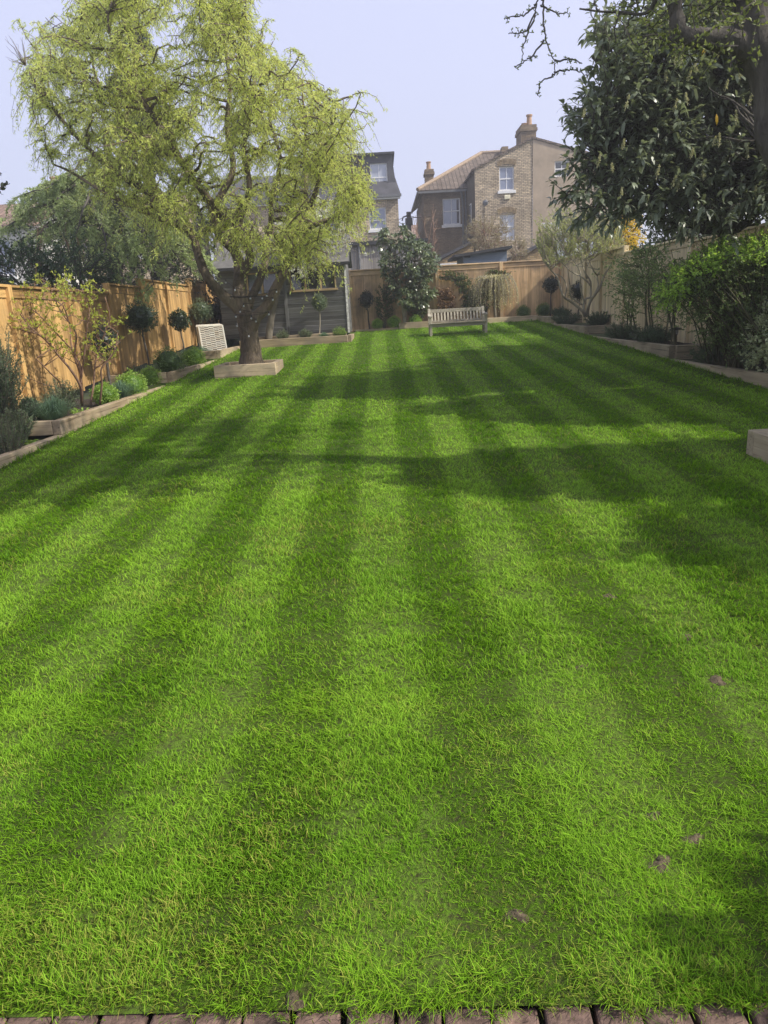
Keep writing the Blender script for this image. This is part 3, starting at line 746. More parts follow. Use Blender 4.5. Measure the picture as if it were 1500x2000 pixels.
def chimney(parent, x0, x1, y0, y1, z0, z1, pots, mat='brick_shade'):
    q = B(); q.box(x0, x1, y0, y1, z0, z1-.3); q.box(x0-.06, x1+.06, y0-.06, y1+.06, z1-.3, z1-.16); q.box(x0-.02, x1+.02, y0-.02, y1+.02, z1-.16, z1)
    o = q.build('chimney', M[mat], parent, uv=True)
    for px_, h, r in pots:
        q = B(); q.lathe((px_, (y0+y1)/2, z1-.01), [(r*1.05, 0), (r*.9, h*.5), (r*.85, h*.86), (r*1.1, h*.88), (r*1.1, h), (r*.7, h), (r*.7, h-.1)]); q.build('chimney_pot', M['pot'], o, smooth=False)
    return o

def brick_house():
    Y = 40.; Yr = 43.6
    P = lambda x, y, d=Y: at(x, y, d)
    t = thing('brick_house', 'tall yellow brick house with rear gable and brown rendered half', 'house', (6.5, Y, 1.1))
    xl, xm, xr = P(928, 400)[0], P(1040, 380)[0], 13.2
    zp = P(1040, 271)[2]; ze = P(928, 331)[2]; k = (zp-ze)/(xm-xl); kr = .30
    top = lambda x: ze+(x-xl)*k
    def rect(a, b_, c, d, dd=Y):
        return (P((a+c)/2-(c-a)/2, (b_+d)/2, dd)[0], P((a+c)/2+(c-a)/2, (b_+d)/2, dd)[0], P((a+c)/2, d, dd)[2], P((a+c)/2, b_, dd)[2])
    w1 = rect(975, 325, 1004, 372); w2 = rect(976, 419, 1005, 470)
    q = B(); wall_cells(q, Y, xl, xm, 1.0, top, [w1, w2])
    q.build('wall', M['brick'], t, uv=True)
    # rendered half
    w3 = rect(1083, 314, 1112, 345); w4 = rect(1083, 420, 1112, 470)
    q = B(); wall_cells(q, Y-.03, xm+.004, xr, 1.0, lambda x: zp-.02-(x-xm)*kr, [w3, w4]); q.quad((xm+.004, Y, 1), (xm+.004, Y-.03, 1), (xm+.004, Y-.03, zp-.03), (xm+.004, Y, zp-.03))
    rw = q.build('rendered_wall', M['render'], t, uv=True); rw['label'] = 'brown rendered half'
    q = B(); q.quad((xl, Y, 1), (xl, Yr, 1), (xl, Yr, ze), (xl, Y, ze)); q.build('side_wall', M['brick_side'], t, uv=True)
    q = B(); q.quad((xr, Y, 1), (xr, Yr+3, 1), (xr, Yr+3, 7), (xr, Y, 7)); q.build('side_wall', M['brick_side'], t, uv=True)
    # parapet roof over the gable
    q = B()
    for (x0, z0, x1, z1) in ((xl-.12, ze-.06, xm, zp), (xm, zp, xr+.2, zp-(xr+.2-xm)*kr)):
        q.prism([(x0, Y-.08, z0), (x1, Y-.08, z1), (x1, Yr+.4, z1), (x0, Yr+.4, z0)], (0, 0, .10))
    q.build('roof', M['tiles'], t, uv=True)
    sash(t, Y, *w1); sash(t, Y, *w2, glass='glass_pale', sill=False, hbar=.55)
    sash(t, Y-.03, *w3, sill=False, glass='glass_dark'); sash(t, Y-.03, *w4, sill=False, glass='glass_dark')
    arch(t, Y, w1[0], w1[1], w1[3]); arch(t, Y, w2[0], w2[1], w2[3])
    # side window seen at a slant
    q = B(); q.box(xl-.03, xl+.02, Y+1.5, Y+2.2, 5.9, 7.0); wo = q.build('window', M['white'], t)
    q = B(); q.box(xl-.04, xl-.031, Y+1.56, Y+2.14, 5.96, 6.94); q.build('pane', M['glass'], wo)
    # recessed rear wall and hipped roof
    a0, a1 = at(829, 430, Yr)[0], xl
    w5 = (at(865, 415, Yr)[0], at(899, 412, Yr)[0], at(882, 439, Yr)[2], at(882, 387, Yr)[2])
    zev = at(866, 374, Yr)[2]
    q = B(); wall_cells(q, Yr, a0, a1, 1.0, lambda x: zev, [w5]); q.quad((a0, Yr, 1), (a0, Yr+8, 1), (a0, Yr+8, zev), (a0, Yr, zev))
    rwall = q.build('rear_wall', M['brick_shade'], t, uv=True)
    sash(t, Yr, *w5, vbar=True, hbar=.52, curtain=True)
    e = .35; R1 = at(940, 303, Yr+4.2); R2 = A([xm+1, Yr+4.2, R1[2]])
    q = B()
    q.prism([(a0-e, Yr-e, zev), (xm+1, Yr-e, zev), R2, R1], (0, 0, .09))
    q.prism([(a0-e, Yr+8.7, zev-.03), (a0-e, Yr-e, zev-.03), R1-A([0, 0, .03])], (0, 0, .09))
    rf = q.build('hipped_roof', M['tiles'], t, uv=True)
    q = B(); q.tube([A([a0-e, Yr-e, zev+.12]), R1+A([0, 0, .12])], .11, 8); q.tube([R1+A([0, 0, .12]), R2+A([0, 0, .12])], .11, 8); q.build('ridge_tiles', M['ridge'], rf)
    q = B(); q.box(a0-e, a1-.05, Yr-e-.08, Yr-e+.03, zev-.10, zev); q.box(a0-e-.05, a0-e+.06, Yr-e, Yr+8, zev-.10, zev); q.build('gutter', M['grey_metal'], t)
    q = B(); x = at(904, 400, Yr-.2)[0]; q.tube([(x-.1, Yr-e, zev-.05), (x-.02, Yr-.15, zev-.5), (x, Yr-.12, zev-.7), (x, Yr-.12, 1.2)], .06, 8); q.tube([(x+.17, Yr-.1, zev+.2), (x+.17, Yr-.1, 4.2)], .045, 8); q.build('downpipe', M['grey_metal'], t)
    # chimneys
    c0, c1 = at(1015, 270, 41), at(1044, 270, 41)
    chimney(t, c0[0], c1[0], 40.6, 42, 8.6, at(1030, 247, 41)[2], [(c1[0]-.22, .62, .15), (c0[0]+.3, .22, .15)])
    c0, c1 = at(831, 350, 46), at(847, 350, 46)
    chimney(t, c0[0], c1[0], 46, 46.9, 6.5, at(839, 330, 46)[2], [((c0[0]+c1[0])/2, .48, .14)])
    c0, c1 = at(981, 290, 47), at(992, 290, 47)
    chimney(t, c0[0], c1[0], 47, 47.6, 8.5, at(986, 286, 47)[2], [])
    # fittings
    b0 = P(992, 386); q = B(); q.box(b0[0]-.2, b0[0]+.12, Y-.08, Y-.002, b0[2]-.09, b0[2]+.13); q.build('alarm_box', M['cream'], t, bevel=.03)
    d0 = P(946, 398); q = B(); q.lathe((0, 0, 0), [(.012, .06), (.07, .05), (.13, .012), (.15, -.018), (.15, -.024), (.12, .0), (.012, .042)], 16)
    V = np.vstack(q.V); V = np.stack([V[:, 0], V[:, 2]*-1, V[:, 1]], -1)@A([[.9, -.43, 0], [.43, .9, 0], [0, 0, 1]])+d0+A([0, -.35, 0]); q.V = [V]
    ds = q.build('satellite_dish', M['grey_metal'], t)
    q = B(); q.tube([d0+A([0, -.3, 0]), d0], .025, 6); q.tube([d0+A([0, -.35, 0]), d0+A([.2, -.62, .05])], .012, 5); q.tube([d0+A([.0, -.02, 0]), (d0[0]-.1, Y-.02, 3.5)], .012, 5); q.build('bracket', M['black_metal'], ds)
    return t
brick_house()

def dormer_house():
    Y = 40.; P = lambda x, y, d=Y: at(x, y, d)
    t = thing('dormer_house', 'brick house with dark slate dormer half hidden by the willow', 'house', (-1, Y, 1.1))
    xr = P(779, 430)[0]; xl = -8.5
    zev = P(750, 386)[2]
    w1 = (P(721, 426)[0], P(754, 424)[0], P(738, 448)[2], P(738, 405)[2])
    w0 = (w1[0]-2.6, w1[1]-2.6, w1[2], w1[3])
    q = B(); wall_cells(q, Y, xl, xr, 1.0, lambda x: zev, [w1, w0]); q.quad((xr, Y, 1), (xr, Y+8, 1), (xr, Y+8, zev), (xr, Y, zev)); q.quad((xl, Y+8, 1), (xl, Y, 1), (xl, Y, zev), (xl, Y+8, zev))
    q.build('wall', M['brick'], t, uv=True)
    sash(t, Y, *w1, vbar=False, hbar=.42); sash(t, Y, *w0, vbar=False, hbar=.42)
    q = B(); q.box(xl-.2, xr+.12, Y-.25, Y-.02, zev-.1, zev+.05); q.build('fascia', M['white'], t)
    q = B(); q.box(xl-.2, xr+.18, Y-.36, Y-.252, zev-.02, zev+.10); q.build('gutter', M['grey_metal'], t)
    zt = P(755, 300)[2]; x0 = -4.2; xd = P(776, 340)[0]
    wd = (P(737, 350)[0], P(757, 347)[0], P(747, 378)[2], P(747, 316)[2]); wd = (wd[0]-.35, wd[1], wd[2], wd[3])
    q = B(); Yd = Y+.25
    wall_cells(q, Yd, x0, xd-.25, zev+.06, lambda x: zt, [wd])
    q.add([(xd-.25, Yd, zev+.06), (xd-.02, Yd, zev+.06), (xd-.25, Yd, zt)], [(0, 1, 2)])
    q.add([(xd-.02, Yd, zev+.06), (xd-.02, Yd+5, zev+.06), (xd-.25, Yd+5, zt), (xd-.25, Yd, zt)], None, [(0, 1, 2, 3)])
    dm = q.build('dormer', M['slate'], t)
    sash(dm, Yd, *wd, vbar=True, hbar=.55, glass='glass_pale')
    q = B(); q.box(x0-.1, xd-.1, Yd-.2, Yd+5, zt, zt+.10); q.build('dormer_roof', M['darkroof'], dm)
    q = B(); q.prism([(xl-.2, Y-.3, zev+.05), (xr+.15, Y-.3, zev+.05), (xr-.3, Y+1.2, zev+1.8), (xr-.5, Y+4, zev+2.0), (xl, Y+4, zev+2.0)], (0, 0, .05)); q.build('roof', M['slate'], t)
    return t
dormer_house()

# grey clad outbuilding behind the back fence, left
Yc = 27.
a, c = at(672, 500, Yc), at(760, 500, Yc); zt = at(715, 479, Yc)[2]
t = thing('clad_outbuilding', 'grey vertical timber clad outbuilding behind the back fence', 'outbuilding', ((a[0]+c[0])/2, Yc, 1.1))
q = B(); x = a[0]-2
while x < c[0]+1.3:
    w = random.uniform(.09, .12); q.box(x, x+w-.008, Yc+random.uniform(-.008, .008), Yc+.03, 1.1, zt); x += w
q.build('wall', M['cladding'], t)
q = B(); q.box(a[0]-2.1, c[0]+1.4, Yc-.15, Yc+3, zt, zt+.12); rf = q.build('roof', M['darkroof'], t)
q = B(); x = at(702, 505, Yc-.06)[0]; q.tube([(x, Yc-.07, zt), (x, Yc-.07, 1.2)], .045, 8); q.build('downpipe', M['grey_metal'], t)

# blue shed behind the back fence
Yb = 27.
x0, x1 = at(905, 510, Yb)[0], at(990, 505, Yb)[0]
t = thing('blue_shed', 'blue painted board shed with dark sloping roof behind the back fence', 'shed', ((x0+x1)/2, Yb, 1.1))
zA, zB = at(905, 497, Yb)[2], at(990, 487, Yb)[2]
q = B(); z = 1.1
while z < zB+.6:
    z2 = z+.13
    if z2 < zA: q.obox(((x0+x1)/2, Yb, (z+z2)/2), [(1, 0, 0), nz(A([0, 1, .1])), nz(A([0, -.1, 1]))], ((x1-x0)/2, .01, .07))
    else:
        xa = x0+(x1-x0)*max(0, (z2-zA)/(zB-zA+.001))
        if xa < x1-.1: q.obox(((xa+x1)/2, Yb, (z+z2)/2), [(1, 0, 0), nz(A([0, 1, .1])), nz(A([0, -.1, 1]))], ((x1-xa)/2, .01, .07))
    z = z2
q.box(x0, x0+.02, Yb, Yb+2.2, 1.1, zA-.03); q.box(x1-.02, x1, Yb, Yb+2.2, 1.1, zB-.03)
q.build('wall', M['blueshed'], t)
q = B(); q.prism([(x0-.35, Yb-.25, zA-.10), (x1+.15, Yb-.25, zB+.02), (x1+.15, Yb+2.4, zB+.02), (x0-.35, Yb+2.4, zA-.10)], (0, 0, .09)); q.build('roof', M['darkroof'], t)

# low brick lean-to extensions
def leanto(label, Y, pl, pr, zl_px, zr_px, xdoor=False):
    xa, xb = at(pl, 500, Y)[0], at(pr, 500, Y)[0]; za, zb = at(pl, zl_px, Y)[2], at(pr, zr_px, Y)[2]
    t = thing('brick_extension', label, 'extension', ((xa+xb)/2, Y, 1.1))
    q = B(); q.quad((xa, Y, 1.1), (xb, Y, 1.1), (xb, Y, zb), (xa, Y, za)); q.quad((xb, Y, 1.1), (xb, Y+4, 1.1), (xb, Y+4, zb), (xb, Y, zb)); q.quad((xa, Y+4, 1.1), (xa, Y, 1.1), (xa, Y, za), (xa, Y+4, za))
    q.build('wall', M['brick_low'], t, uv=True)
    q = B(); q.prism([(xa-.15, Y-.12, za), (xb+.1, Y-.12, zb), (xb+.1, Y+4, zb), (xa-.15, Y+4, za)], (0, 0, .13)); q.build('roof', M['slate'], t)
    return t, xa, xb
t, xa, xb = leanto('low yellow brick extension with steep slate roof left of the blue shed', 33., 852, 925, 514, 472)
q = B(); x = at(880, 518, 32.9)[0]; q.box(x-.45, x+.45, 32.93, 32.99, 1.1, at(880, 514, 33)[2]); wd = q.build('door', M['white'], t)
t, xa, xb = leanto('low yellow brick extension beside the rendered house wall', 34., 1012, 1075, 504, 470)
x = at(1022, 505, 33.95)[0]; q = B(); q.box(x-.12, x+.12, 33.92, 33.985, 2.7, 3.4); q.build('vent', M['pole'], t)
# white conservatory beyond the right corner
Y = 30.
x0, x1 = at(1085, 480, Y)[0], at(1185, 480, Y)[0]; zt = at(1130, 463, Y)[2]
t = thing('conservatory', 'white framed conservatory glimpsed behind the pale stemmed tree', 'conservatory', ((x0+x1)/2, Y, 1.1))
q = B()
for k in range(6):
    x = x0+(x1-x0)*k/5; q.box(x-.04, x+.04, Y, Y+.07, 1.1, zt)
q.box(x0-.05, x1+.05, Y-.02, Y+.09, zt, zt+.1); q.box(x0, x1, Y+.005, Y+.06, 2.2, 2.28); q.build('frame', M['white'], t)
q = B(); q.box(x0, x1, Y+.02, Y+.04, 1.1, zt); q.build('pane', M['glass_pale'], t)
q = B(); q.prism([(x0-.1, Y-.1, zt+.1), (x1+.1, Y-.1, zt+.1), (x1+.1, Y+2.5, zt+.8), (x0-.1, Y+2.5, zt+.8)], (0, 0, .05)); q.build('roof', M['glass_pale'], t)

# distant tiled roof, pole and wires
Y = 60.
t = thing('distant_house', 'distant house with red tiled roof between the two brick houses', 'house', (3, Y, 1.1))
x0, x1 = at(770, 450, Y)[0], at(845, 450, Y)[0]; zb, zt = at(805, 468, Y)[2], at(805, 442, Y+3)[2]
q = B(); q.box(x0, x1, Y, Y+6, 1, zb); q.build('wall', M['brick_low'], t, uv=True)
q = B(); q.prism([(x0-.3, Y-.3, zb), (x1+.3, Y-.3, zb), (x1+.3, Y+3, zt), (x0-.3, Y+3, zt)], (0, 0, .1)); q.prism([(x0-.3, Y+3, zt), (x1+.3, Y+3, zt), (x1+.3, Y+6.3, zb), (x0-.3, Y+6.3, zb)], (0, 0, .1)); q.build('roof', M['tiles_far'], t, uv=True)
Y = 46.
b0, b1 = at(801, 500, Y), at(798, 414, Y)
t = thing('utility_pole', 'dark wooden utility pole between the brick houses', 'utility pole', (b0[0], Y, 1.1))
q = B(); q.tube([(b0[0], Y, 1.1), (b1[0], Y, b1[2])], [.17, .14], 10); q.build('post', M['pole'], t, smooth=True)
q = B(); q.box(b1[0]-.22, b1[0]+.22, Y-.2, Y+.2, b1[2]-.75, b1[2]-.35); q.tube([(b1[0], Y-.2, b1[2]-.2), (b1[0]-.35, Y-.2, b1[2]-.3), (b1[0]-.42, Y-.2, b1[2]-.5)], .05, 6); q.build('junction_box', M['black_metal'], t, bevel=.03)
wires = [((b1[0], Y, b1[2]-.15), at(700, 432, 42)), ((b1[0], Y, b1[2]-.2), at(860, 402, 44)), ((b1[0], Y, b1[2]-.3), at(900, 392, 44)), ((b1[0], Y, b1[2]-.3), at(775, 428, 41))]
for w_ in wires:
    p0, p1 = A(w_[0]), A(w_[1]); tt = np.linspace(0, 1, 14)[:, None]; Pw = p0+(p1-p0)*tt; Pw[:, 2] -= (1.2*tt*(1-tt))[:, 0]
    q = B(); q.tube(Pw, .016, 5); q.build('wire', M['wire'], t)

# far-left houses behind the cedar
def far_house(label, Y, pl, pr, pe, pt, stack=None, wallm='pink'):
    x0, x1 = at(pl, 430, Y)[0], at(pr, 430, Y)[0]; ze, zt = at((pl+pr)/2, pe, Y)[2], at((pl+pr)/2, pt, Y+4)[2]
    t = thing('far_house', label, 'house', ((x0+x1)/2, Y, 1.1))
    q = B(); wins = [(x0+(x1-x0)*f-.5, x0+(x1-x0)*f+.5, ze-1.9, ze-.5) for f in (.3, .7)]
    wall_cells(q, Y, x0, x1, .8, lambda x: ze, wins); q.quad((x1, Y, .8), (x1, Y+8, .8), (x1, Y+8, ze), (x1, Y, ze)); q.quad((x0, Y+8, .8), (x0, Y, .8), (x0, Y, ze), (x0, Y+8, ze))
    for xx in (x0, x1): q.add([(xx, Y, ze), (xx, Y+8, ze), (xx, Y+4, zt)], [(0, 1, 2)])
    q.build('wall', M[wallm], t, uv=True)
    for w in wins: sash(t, Y, *w)
    q = B(); q.prism([(x0-.2, Y-.3, ze-.1), (x1+.2, Y-.3, ze-.1), (x1+.2, Y+4, zt), (x0-.2, Y+4, zt)], (0, 0, .1)); q.prism([(x0-.2, Y+4, zt), (x1+.2, Y+4, zt), (x1+.2, Y+8.3, ze-.1), (x0-.2, Y+8.3, ze-.1)], (0, 0, .1)); rf = q.build('roof', M['tiles_far'], t, uv=True)
    if stack:
        for (a, c, tp, ysh, pots) in stack:
            xa, xb = at(a, tp, Y+ysh)[0], at(c, tp, Y+ysh)[0]; zz = at((a+c)/2, tp, Y+ysh)[2]
            chimney(t, xa, xb, Y+ysh, Y+ysh+.9, ze, zz, [((xa+xb)/2+f*(xb-xa)*.5, .6, .16) for f in pots], 'brick')
    return t
far_house('pale walled house with tiled roof at far left edge beyond the fence', 31., -190, 62, 446, 408)
far_house('brick house with chimney stack behind the drooping cedar', 36., 60, 330, 420, 388, [(84, 152, 366, 3.5, (-.55, .75))], 'brick')

# ------------------------------------------------------------------ planting helpers
def shell(n, c, r, inner=.72, flat=0):
    d = nz(rng.normal(size=(n, 3))); rr = (inner+(1-inner)*rng.random(n)**.6)[:, None]
    d2 = d*rr
    return A(c)+d2*A(r), d
def ball_mesh(n, r, L, W, kind=4, inner=.74, lump=.08):
    q = B(); q.sphere((0, 0, 0), A(r)*.76, 12, 8, var=0, jit=.06)
    P, d = shell(n, (0, 0, 0), A(r), inner)
    lf = (1+.10*(rng.random(n)**6)*2)*(1+lump*1.5*(N2(d[:, 0]*5+5, d[:, 1]*5+d[:, 2]*4+5)-.5))*(1+lump*(N1(d[:, 0]*3+9, d[:, 1]*3+d[:, 2]*2+9)-.5)*2)
    P = P*lf[:, None]
    dd = nz(d+rng.normal(size=(n, 3))*.7)
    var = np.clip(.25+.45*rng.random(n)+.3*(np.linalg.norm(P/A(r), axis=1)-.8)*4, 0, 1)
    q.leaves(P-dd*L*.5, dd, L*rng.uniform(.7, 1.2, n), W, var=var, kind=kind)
    return q
def topiary(label, loc, h, r, mat, L, W, n, stem_mat='grey_bark', stem_r=.018, kind=4, lump=.14, cat='topiary tree', group='lollipop topiary trees', lean=(0, 0)):
    """standard: clipped head on a bare stem; h is the height of the head centre"""
    t = thing('topiary_tree', label, cat, loc, group)
    q = B(); hd = A([lean[0], lean[1], h]); P = wiggle((0, 0, -.05), hd, 9, .03)
    q.tube(P, np.linspace(stem_r*1.25, stem_r*.8, 9), 7)
    for k in range(5):
        e = hd+nz(rng.normal(size=3)+A([0, 0, .5]))*np.mean(r)*.6; q.tube([P[-1]-A([0, 0, .05]), (P[-1]+e)/2+A([0, 0, .01]), e], [.01, .008, .004], 5)
    q.build('stem', M[stem_mat], t, local=True, smooth=True)
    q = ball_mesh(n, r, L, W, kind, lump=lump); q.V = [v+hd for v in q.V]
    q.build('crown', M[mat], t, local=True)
    return t
def shrub_ball(label, loc, r, mat='bright_ball', n=1500, L=.035, W=.014, group='clipped balls in the left bed', lump=.12, name='ball_shrub', cat='shrub'):
    q = ball_mesh(n, A([r, r, r*.92]), L, W, lump=lump); q.V = [v+A([0, 0, r*.8]) for v in q.V]
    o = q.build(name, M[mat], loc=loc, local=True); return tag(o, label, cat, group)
def tuft(label, loc, r, h, n=420, mat='blue_grass', group='blue fescue tufts in the left bed', name='fescue_tuft', cat='ornamental grass', w=.006):
    q = B(); az = rng.uniform(0, 2*pi, n); sp = rng.random(n)**.7
    for k in range(3): pass
    base = np.stack([np.cos(az)*r*.25*sp, np.sin(az)*r*.25*sp, np.zeros(n)], -1)
    out_ = np.stack([np.cos(az)*sp, np.sin(az)*sp, np.zeros(n)], -1)*r
    hh = h*rng.uniform(.7, 1.1, n)*(1-.45*sp**2)
    mid = base+out_*.5; mid[:, 2] += hh*.85; tip = base+out_*rng.uniform(.9, 1.25, n)[:, None]; tip[:, 2] += hh*rng.uniform(.6, 1, n)
    sd = np.stack([-np.sin(az), np.cos(az), np.zeros(n)], -1)*w/2
    V = np.stack([base-sd, base+sd, mid+sd*.8, mid-sd*.8, tip], 1).reshape(-1, 3); b = np.arange(n)[:, None]*5
    q.add(V, b+[3, 2, 4], b+[0, 1, 2, 3], np.repeat(rng.random(n), 5))
    o = q.build(name, M[mat], loc=loc, local=True); return tag(o, label, cat, group)
def spiky(label, loc, r, h, stems=60, per=34, mat='lavender', L=.03, W=.007, group=None, name='herb_bush', cat='shrub', taper=.0, up=.6, wood='grey_bark'):
    """bush of upright stems dressed with small narrow leaves"""
    q = B(); s_ = B()
    t = None
    for k in range(stems):
        a = random.uniform(0, 2*pi); u = random.random()**.6; rr = r*u
        hh = h*random.uniform(.65, 1.05)*(1-.35*u*u)
        b0 = A([cos(a)*rr*.3, sin(a)*rr*.3, 0]); e = A([cos(a)*rr, sin(a)*rr, hh])
        P = wiggle(b0, e, 8, .05, arch=-.02); s_.tube(P, np.linspace(.006, .002, 8), 4)
        tt = rng.uniform(.12, 1, per)*7; i = np.minimum(tt.astype(int), 6); f = (tt-i)[:, None]
        pp = P[i]*(1-f)+P[i+1]*f; dr = nz(P[i+1]-P[i])
        q.leaves(pp, nz(dr*up+rng.normal(size=(per, 3))*.6), L*rng.uniform(.7, 1.3, per), W)
    t = thing(name, label, cat, loc, group)
    s_.build('stems', M[wood], t, local=True); q.build('foliage', M[mat], t, local=True)
    return t

def branchy(root_pts, radii, targets, bark_b, wig=.10, r0=.02, r1=.004, n=9, sag=0, arch=0, sides=5, tfrac=(.3, 1)):
    """grow a bent branch from the nearest suitable skeleton point to every target; returns list of paths"""
    paths = []
    root_pts = np.asarray(root_pts)
    for T in targets:
        d = np.linalg.norm((root_pts-T)*A([1, 1, 1.]), axis=1)+np.maximum(0, root_pts[:, 2]-T[2]+.1)*2.0
        i = int(np.argmin(d)); p0 = root_pts[i]
        P = wiggle(p0, T, n, wig, sag, arch); paths.append(P)
        bark_b.tube(P, np.linspace(min(r0, radii[i]*.8), r1, n), sides)
    return paths
def along(P, n, lo=.2, hi=1.0):
    k = len(P)-1; tt = rng.uniform(lo, hi, n)*k; i = np.minimum(tt.astype(int), k-1); f = (tt-i)[:, None]
    return P[i]*(1-f)+P[i+1]*f, nz(P[i+1]-P[i])

# ------------------------------------------------------------------ corkscrew willow
def willow():
    Y = 13.45
    t = thing('corkscrew_willow', 'large corkscrew willow with twisting trunk and fresh yellow green leaves', 'tree', (-2.45, Y, .75))
    px = lambda L: A([at(x, y, Y+dy) for x, y, dy in L])
    limbs = [
        (px([(493, 722, 0), (490, 690, 0), (486, 655, 0), (482, 630, 0), (479, 612, 0)]), [.27, .19, .172, .18, .19]),
        (px([(478, 622, 0), (455, 597, -.1), (428, 566, -.2), (405, 527, -.3), (385, 490, -.3), (362, 450, -.4), (310, 395, -.5), (243, 344, -.6), (187, 299, -.7), (127, 243, -.8), (90, 205, -.9)]), [.15, .145, .13, .12, .115, .105, .095, .08, .065, .05, .03]),
        (px([(479, 618, 0), (474, 575, .05), (468, 530, .1), (452, 492, .1), (433, 466, .1), (423, 425, .2), (430, 388, .2), (448, 330, .2), (440, 250, .3), (455, 160, .3), (440, 60, .3), (430, -30, .3)]), [.17, .165, .16, .135, .12, .105, .10, .09, .08, .06, .045, .03]),
        (px([(470, 540, .1), (485, 500, .0), (470, 440, -.2), (490, 370, -.4), (470, 280, -.5), (500, 190, -.6), (490, 110, -.6)]), [.12, .11, .10, .085, .07, .05, .03]),
        (px([(484, 600, .1), (500, 560, .3), (515, 508, .5), (521, 473, .6), (531, 440, .7), (528, 390, .8), (545, 310, .9), (530, 230, 1.0), (545, 150, 1.1)]), [.11, .10, .09, .085, .08, .07, .06, .045, .03]),
        (px([(487, 655, 0), (503, 622, -.05), (520, 600, -.05), (537, 555, -.1), (558, 512, -.1), (577, 473, -.1), (596, 453, -.1), (638, 433, -.2), (672, 424, -.2), (705, 400, -.3)]), [.155, .145, .14, .13, .12, .115, .085, .065, .05, .025]),
        (px([(560, 510, -.1), (582, 450, -.2), (592, 418, -.3), (606, 390, -.3), (622, 330, -.4), (650, 270, -.5), (655, 210, -.5), (690, 190, -.5)]), [.10, .095, .085, .075, .06, .045, .035, .02]),
        (px([(460, 480, .2), (420, 420, .8), (370, 340, 1.3), (340, 260, 1.6), (300, 160, 1.8), (280, 70, 1.9)]), [.11, .10, .085, .07, .05, .03]),
        (px([(385, 490, -.3), (350, 420, .2), (280, 330, .6), (240, 240, .9), (190, 150, 1.0), (170, 80, 1.0)]), [.09, .08, .07, .055, .04, .025]),
        (px([(440, 440, 0), (390, 360, -.6), (330, 270, -1.0), (260, 180, -1.3), (230, 100, -1.4), (220, 30, -1.4)]), [.09, .08, .07, .055, .04, .025]),
        (px([(600, 400, -.3), (590, 320, .3), (600, 230, .6), (590, 160, .8)]), [.06, .05, .04, .025]),
        (px([(362, 450, -.4), (250, 400, -.9), (150, 340, -1.1), (95, 320, -1.2)]), [.06, .05, .035, .02]),
    ]
    tr = B(); sk, rk = [], []
    for i, (P, R) in enumerate(limbs):
        D = densify(P, 5); R = np.interp(np.linspace(0, 1, len(D)), np.linspace(0, 1, len(P)), R)
        if i > 0:
            L = np.linalg.norm(np.diff(D, axis=0), axis=1).sum(); ph = rng.uniform(0, 6, 2); s_ = np.linspace(0, L, len(D))
            D[:, 0] += np.sin(s_*3+ph[0])*.05*np.minimum(1, s_/.5); D[:, 1] += np.sin(s_*2.6+ph[1])*.09*np.minimum(1, s_/.5)
        if i > 0: R = R*np.interp(np.linspace(0, 1, len(R)), [0, .35, 1], [.80, .62, .56])
        tr.tube(D, R, 14 if i < 6 else 9, rough=.07)
        if i > 0:
            keep = R < .13
            sk += list(D[keep]); rk += list(R[keep])
    tr.build('trunk', M['willow_bark'], t, smooth=True)
    poly = [(28, 120), (60, 60), (105, 5), (170, -90), (300, -150), (450, -130), (512, 10), (560, 65), (608, 135), (645, 155), (690, 190), (724, 208), (702, 262), (708, 330), (698, 415), (668, 455), (635, 490), (560, 488), (500, 462), (430, 462), (370, 462), (300, 420), (200, 368), (120, 325), (70, 270), (45, 190)]
    pts = sample_poly(poly, 430)
    edge_d = np.minimum(1, np.abs(rng.normal(size=430))*.75)
    T = A([at(x, y, Y+random.choice((-1, 1))*e*2.0) for (x, y), e in zip(pts, edge_d)])
    br = B(); lf = B()
    paths = branchy(sk, rk, T, br, wig=.16, r0=.03, r1=.006, n=11, sides=5)
    for P in paths:
        L = np.linalg.norm(P[-1]-P[0]); nt_ = int(11+5*min(L, 2.2))
        pb, db = along(P, nt_, .25, 1.0)
        for p0, d0 in zip(pb, db):
            ln = random.uniform(.35, .95)
            a = random.uniform(0, 2*pi); o = nz(A([cos(a), sin(a), random.uniform(.1, .9)])+d0*.5)
            k = 9; tt = np.linspace(0, 1, k)[:, None]; ph = random.uniform(0, 6); fr = random.uniform(2.0, 3.4)
            side = nz(np.cross(o, [0, 0, 1.])); 
            tw = p0+o*ln*.48*tt+A([0, 0, -1])*ln*random.uniform(.35, 1.0)*tt**1.7
            amp = .055*np.minimum(1, tt*3)
            tw = tw+side*np.sin(tt*fr*2*pi+ph)*amp+A([0, 0, 1])*np.cos(tt*fr*2*pi+ph)*amp*.5+np.cross(side, A([0, 0, 1.]))*np.cos(tt*fr*2*pi+ph)*amp
            br.tube(tw[::2], np.linspace(.005, .0022, len(tw[::2])), 3)
            m_ = int(ln*54)
            lp, ld = along(tw, m_, .04, 1)
            dd = nz(ld*.7+rng.normal(size=(m_, 3))*.65+A([0, 0, -.15]))
            bright = random.random()*.5
            lf.leaves(lp, dd, rng.uniform(.036, .066, m_), rng.uniform(.010, .015, m_), var=np.clip(bright+rng.random(m_)*.5, 0, 1), fold=.3, droop=.15)
    # bare dead twigs at the left edge
    for k in range(16):
        p0 = at(50, 128, Y-.8); e = p0+A([random.uniform(-.25, .1), random.uniform(-.2, .2), random.uniform(.05, .45)]); br.tube(wiggle(p0, e, 6, .1), np.linspace(.006, .0015, 6), 4)
    br.tube(wiggle(at(58, 140, Y-.8), at(90, 205, Y-.9), 6, .05), np.linspace(.025, .03, 6), 6)
    cb = br.build('branches', M['willow_bark'], t, smooth=True)
    lf.build('crown', M['willow_leaf'], t)
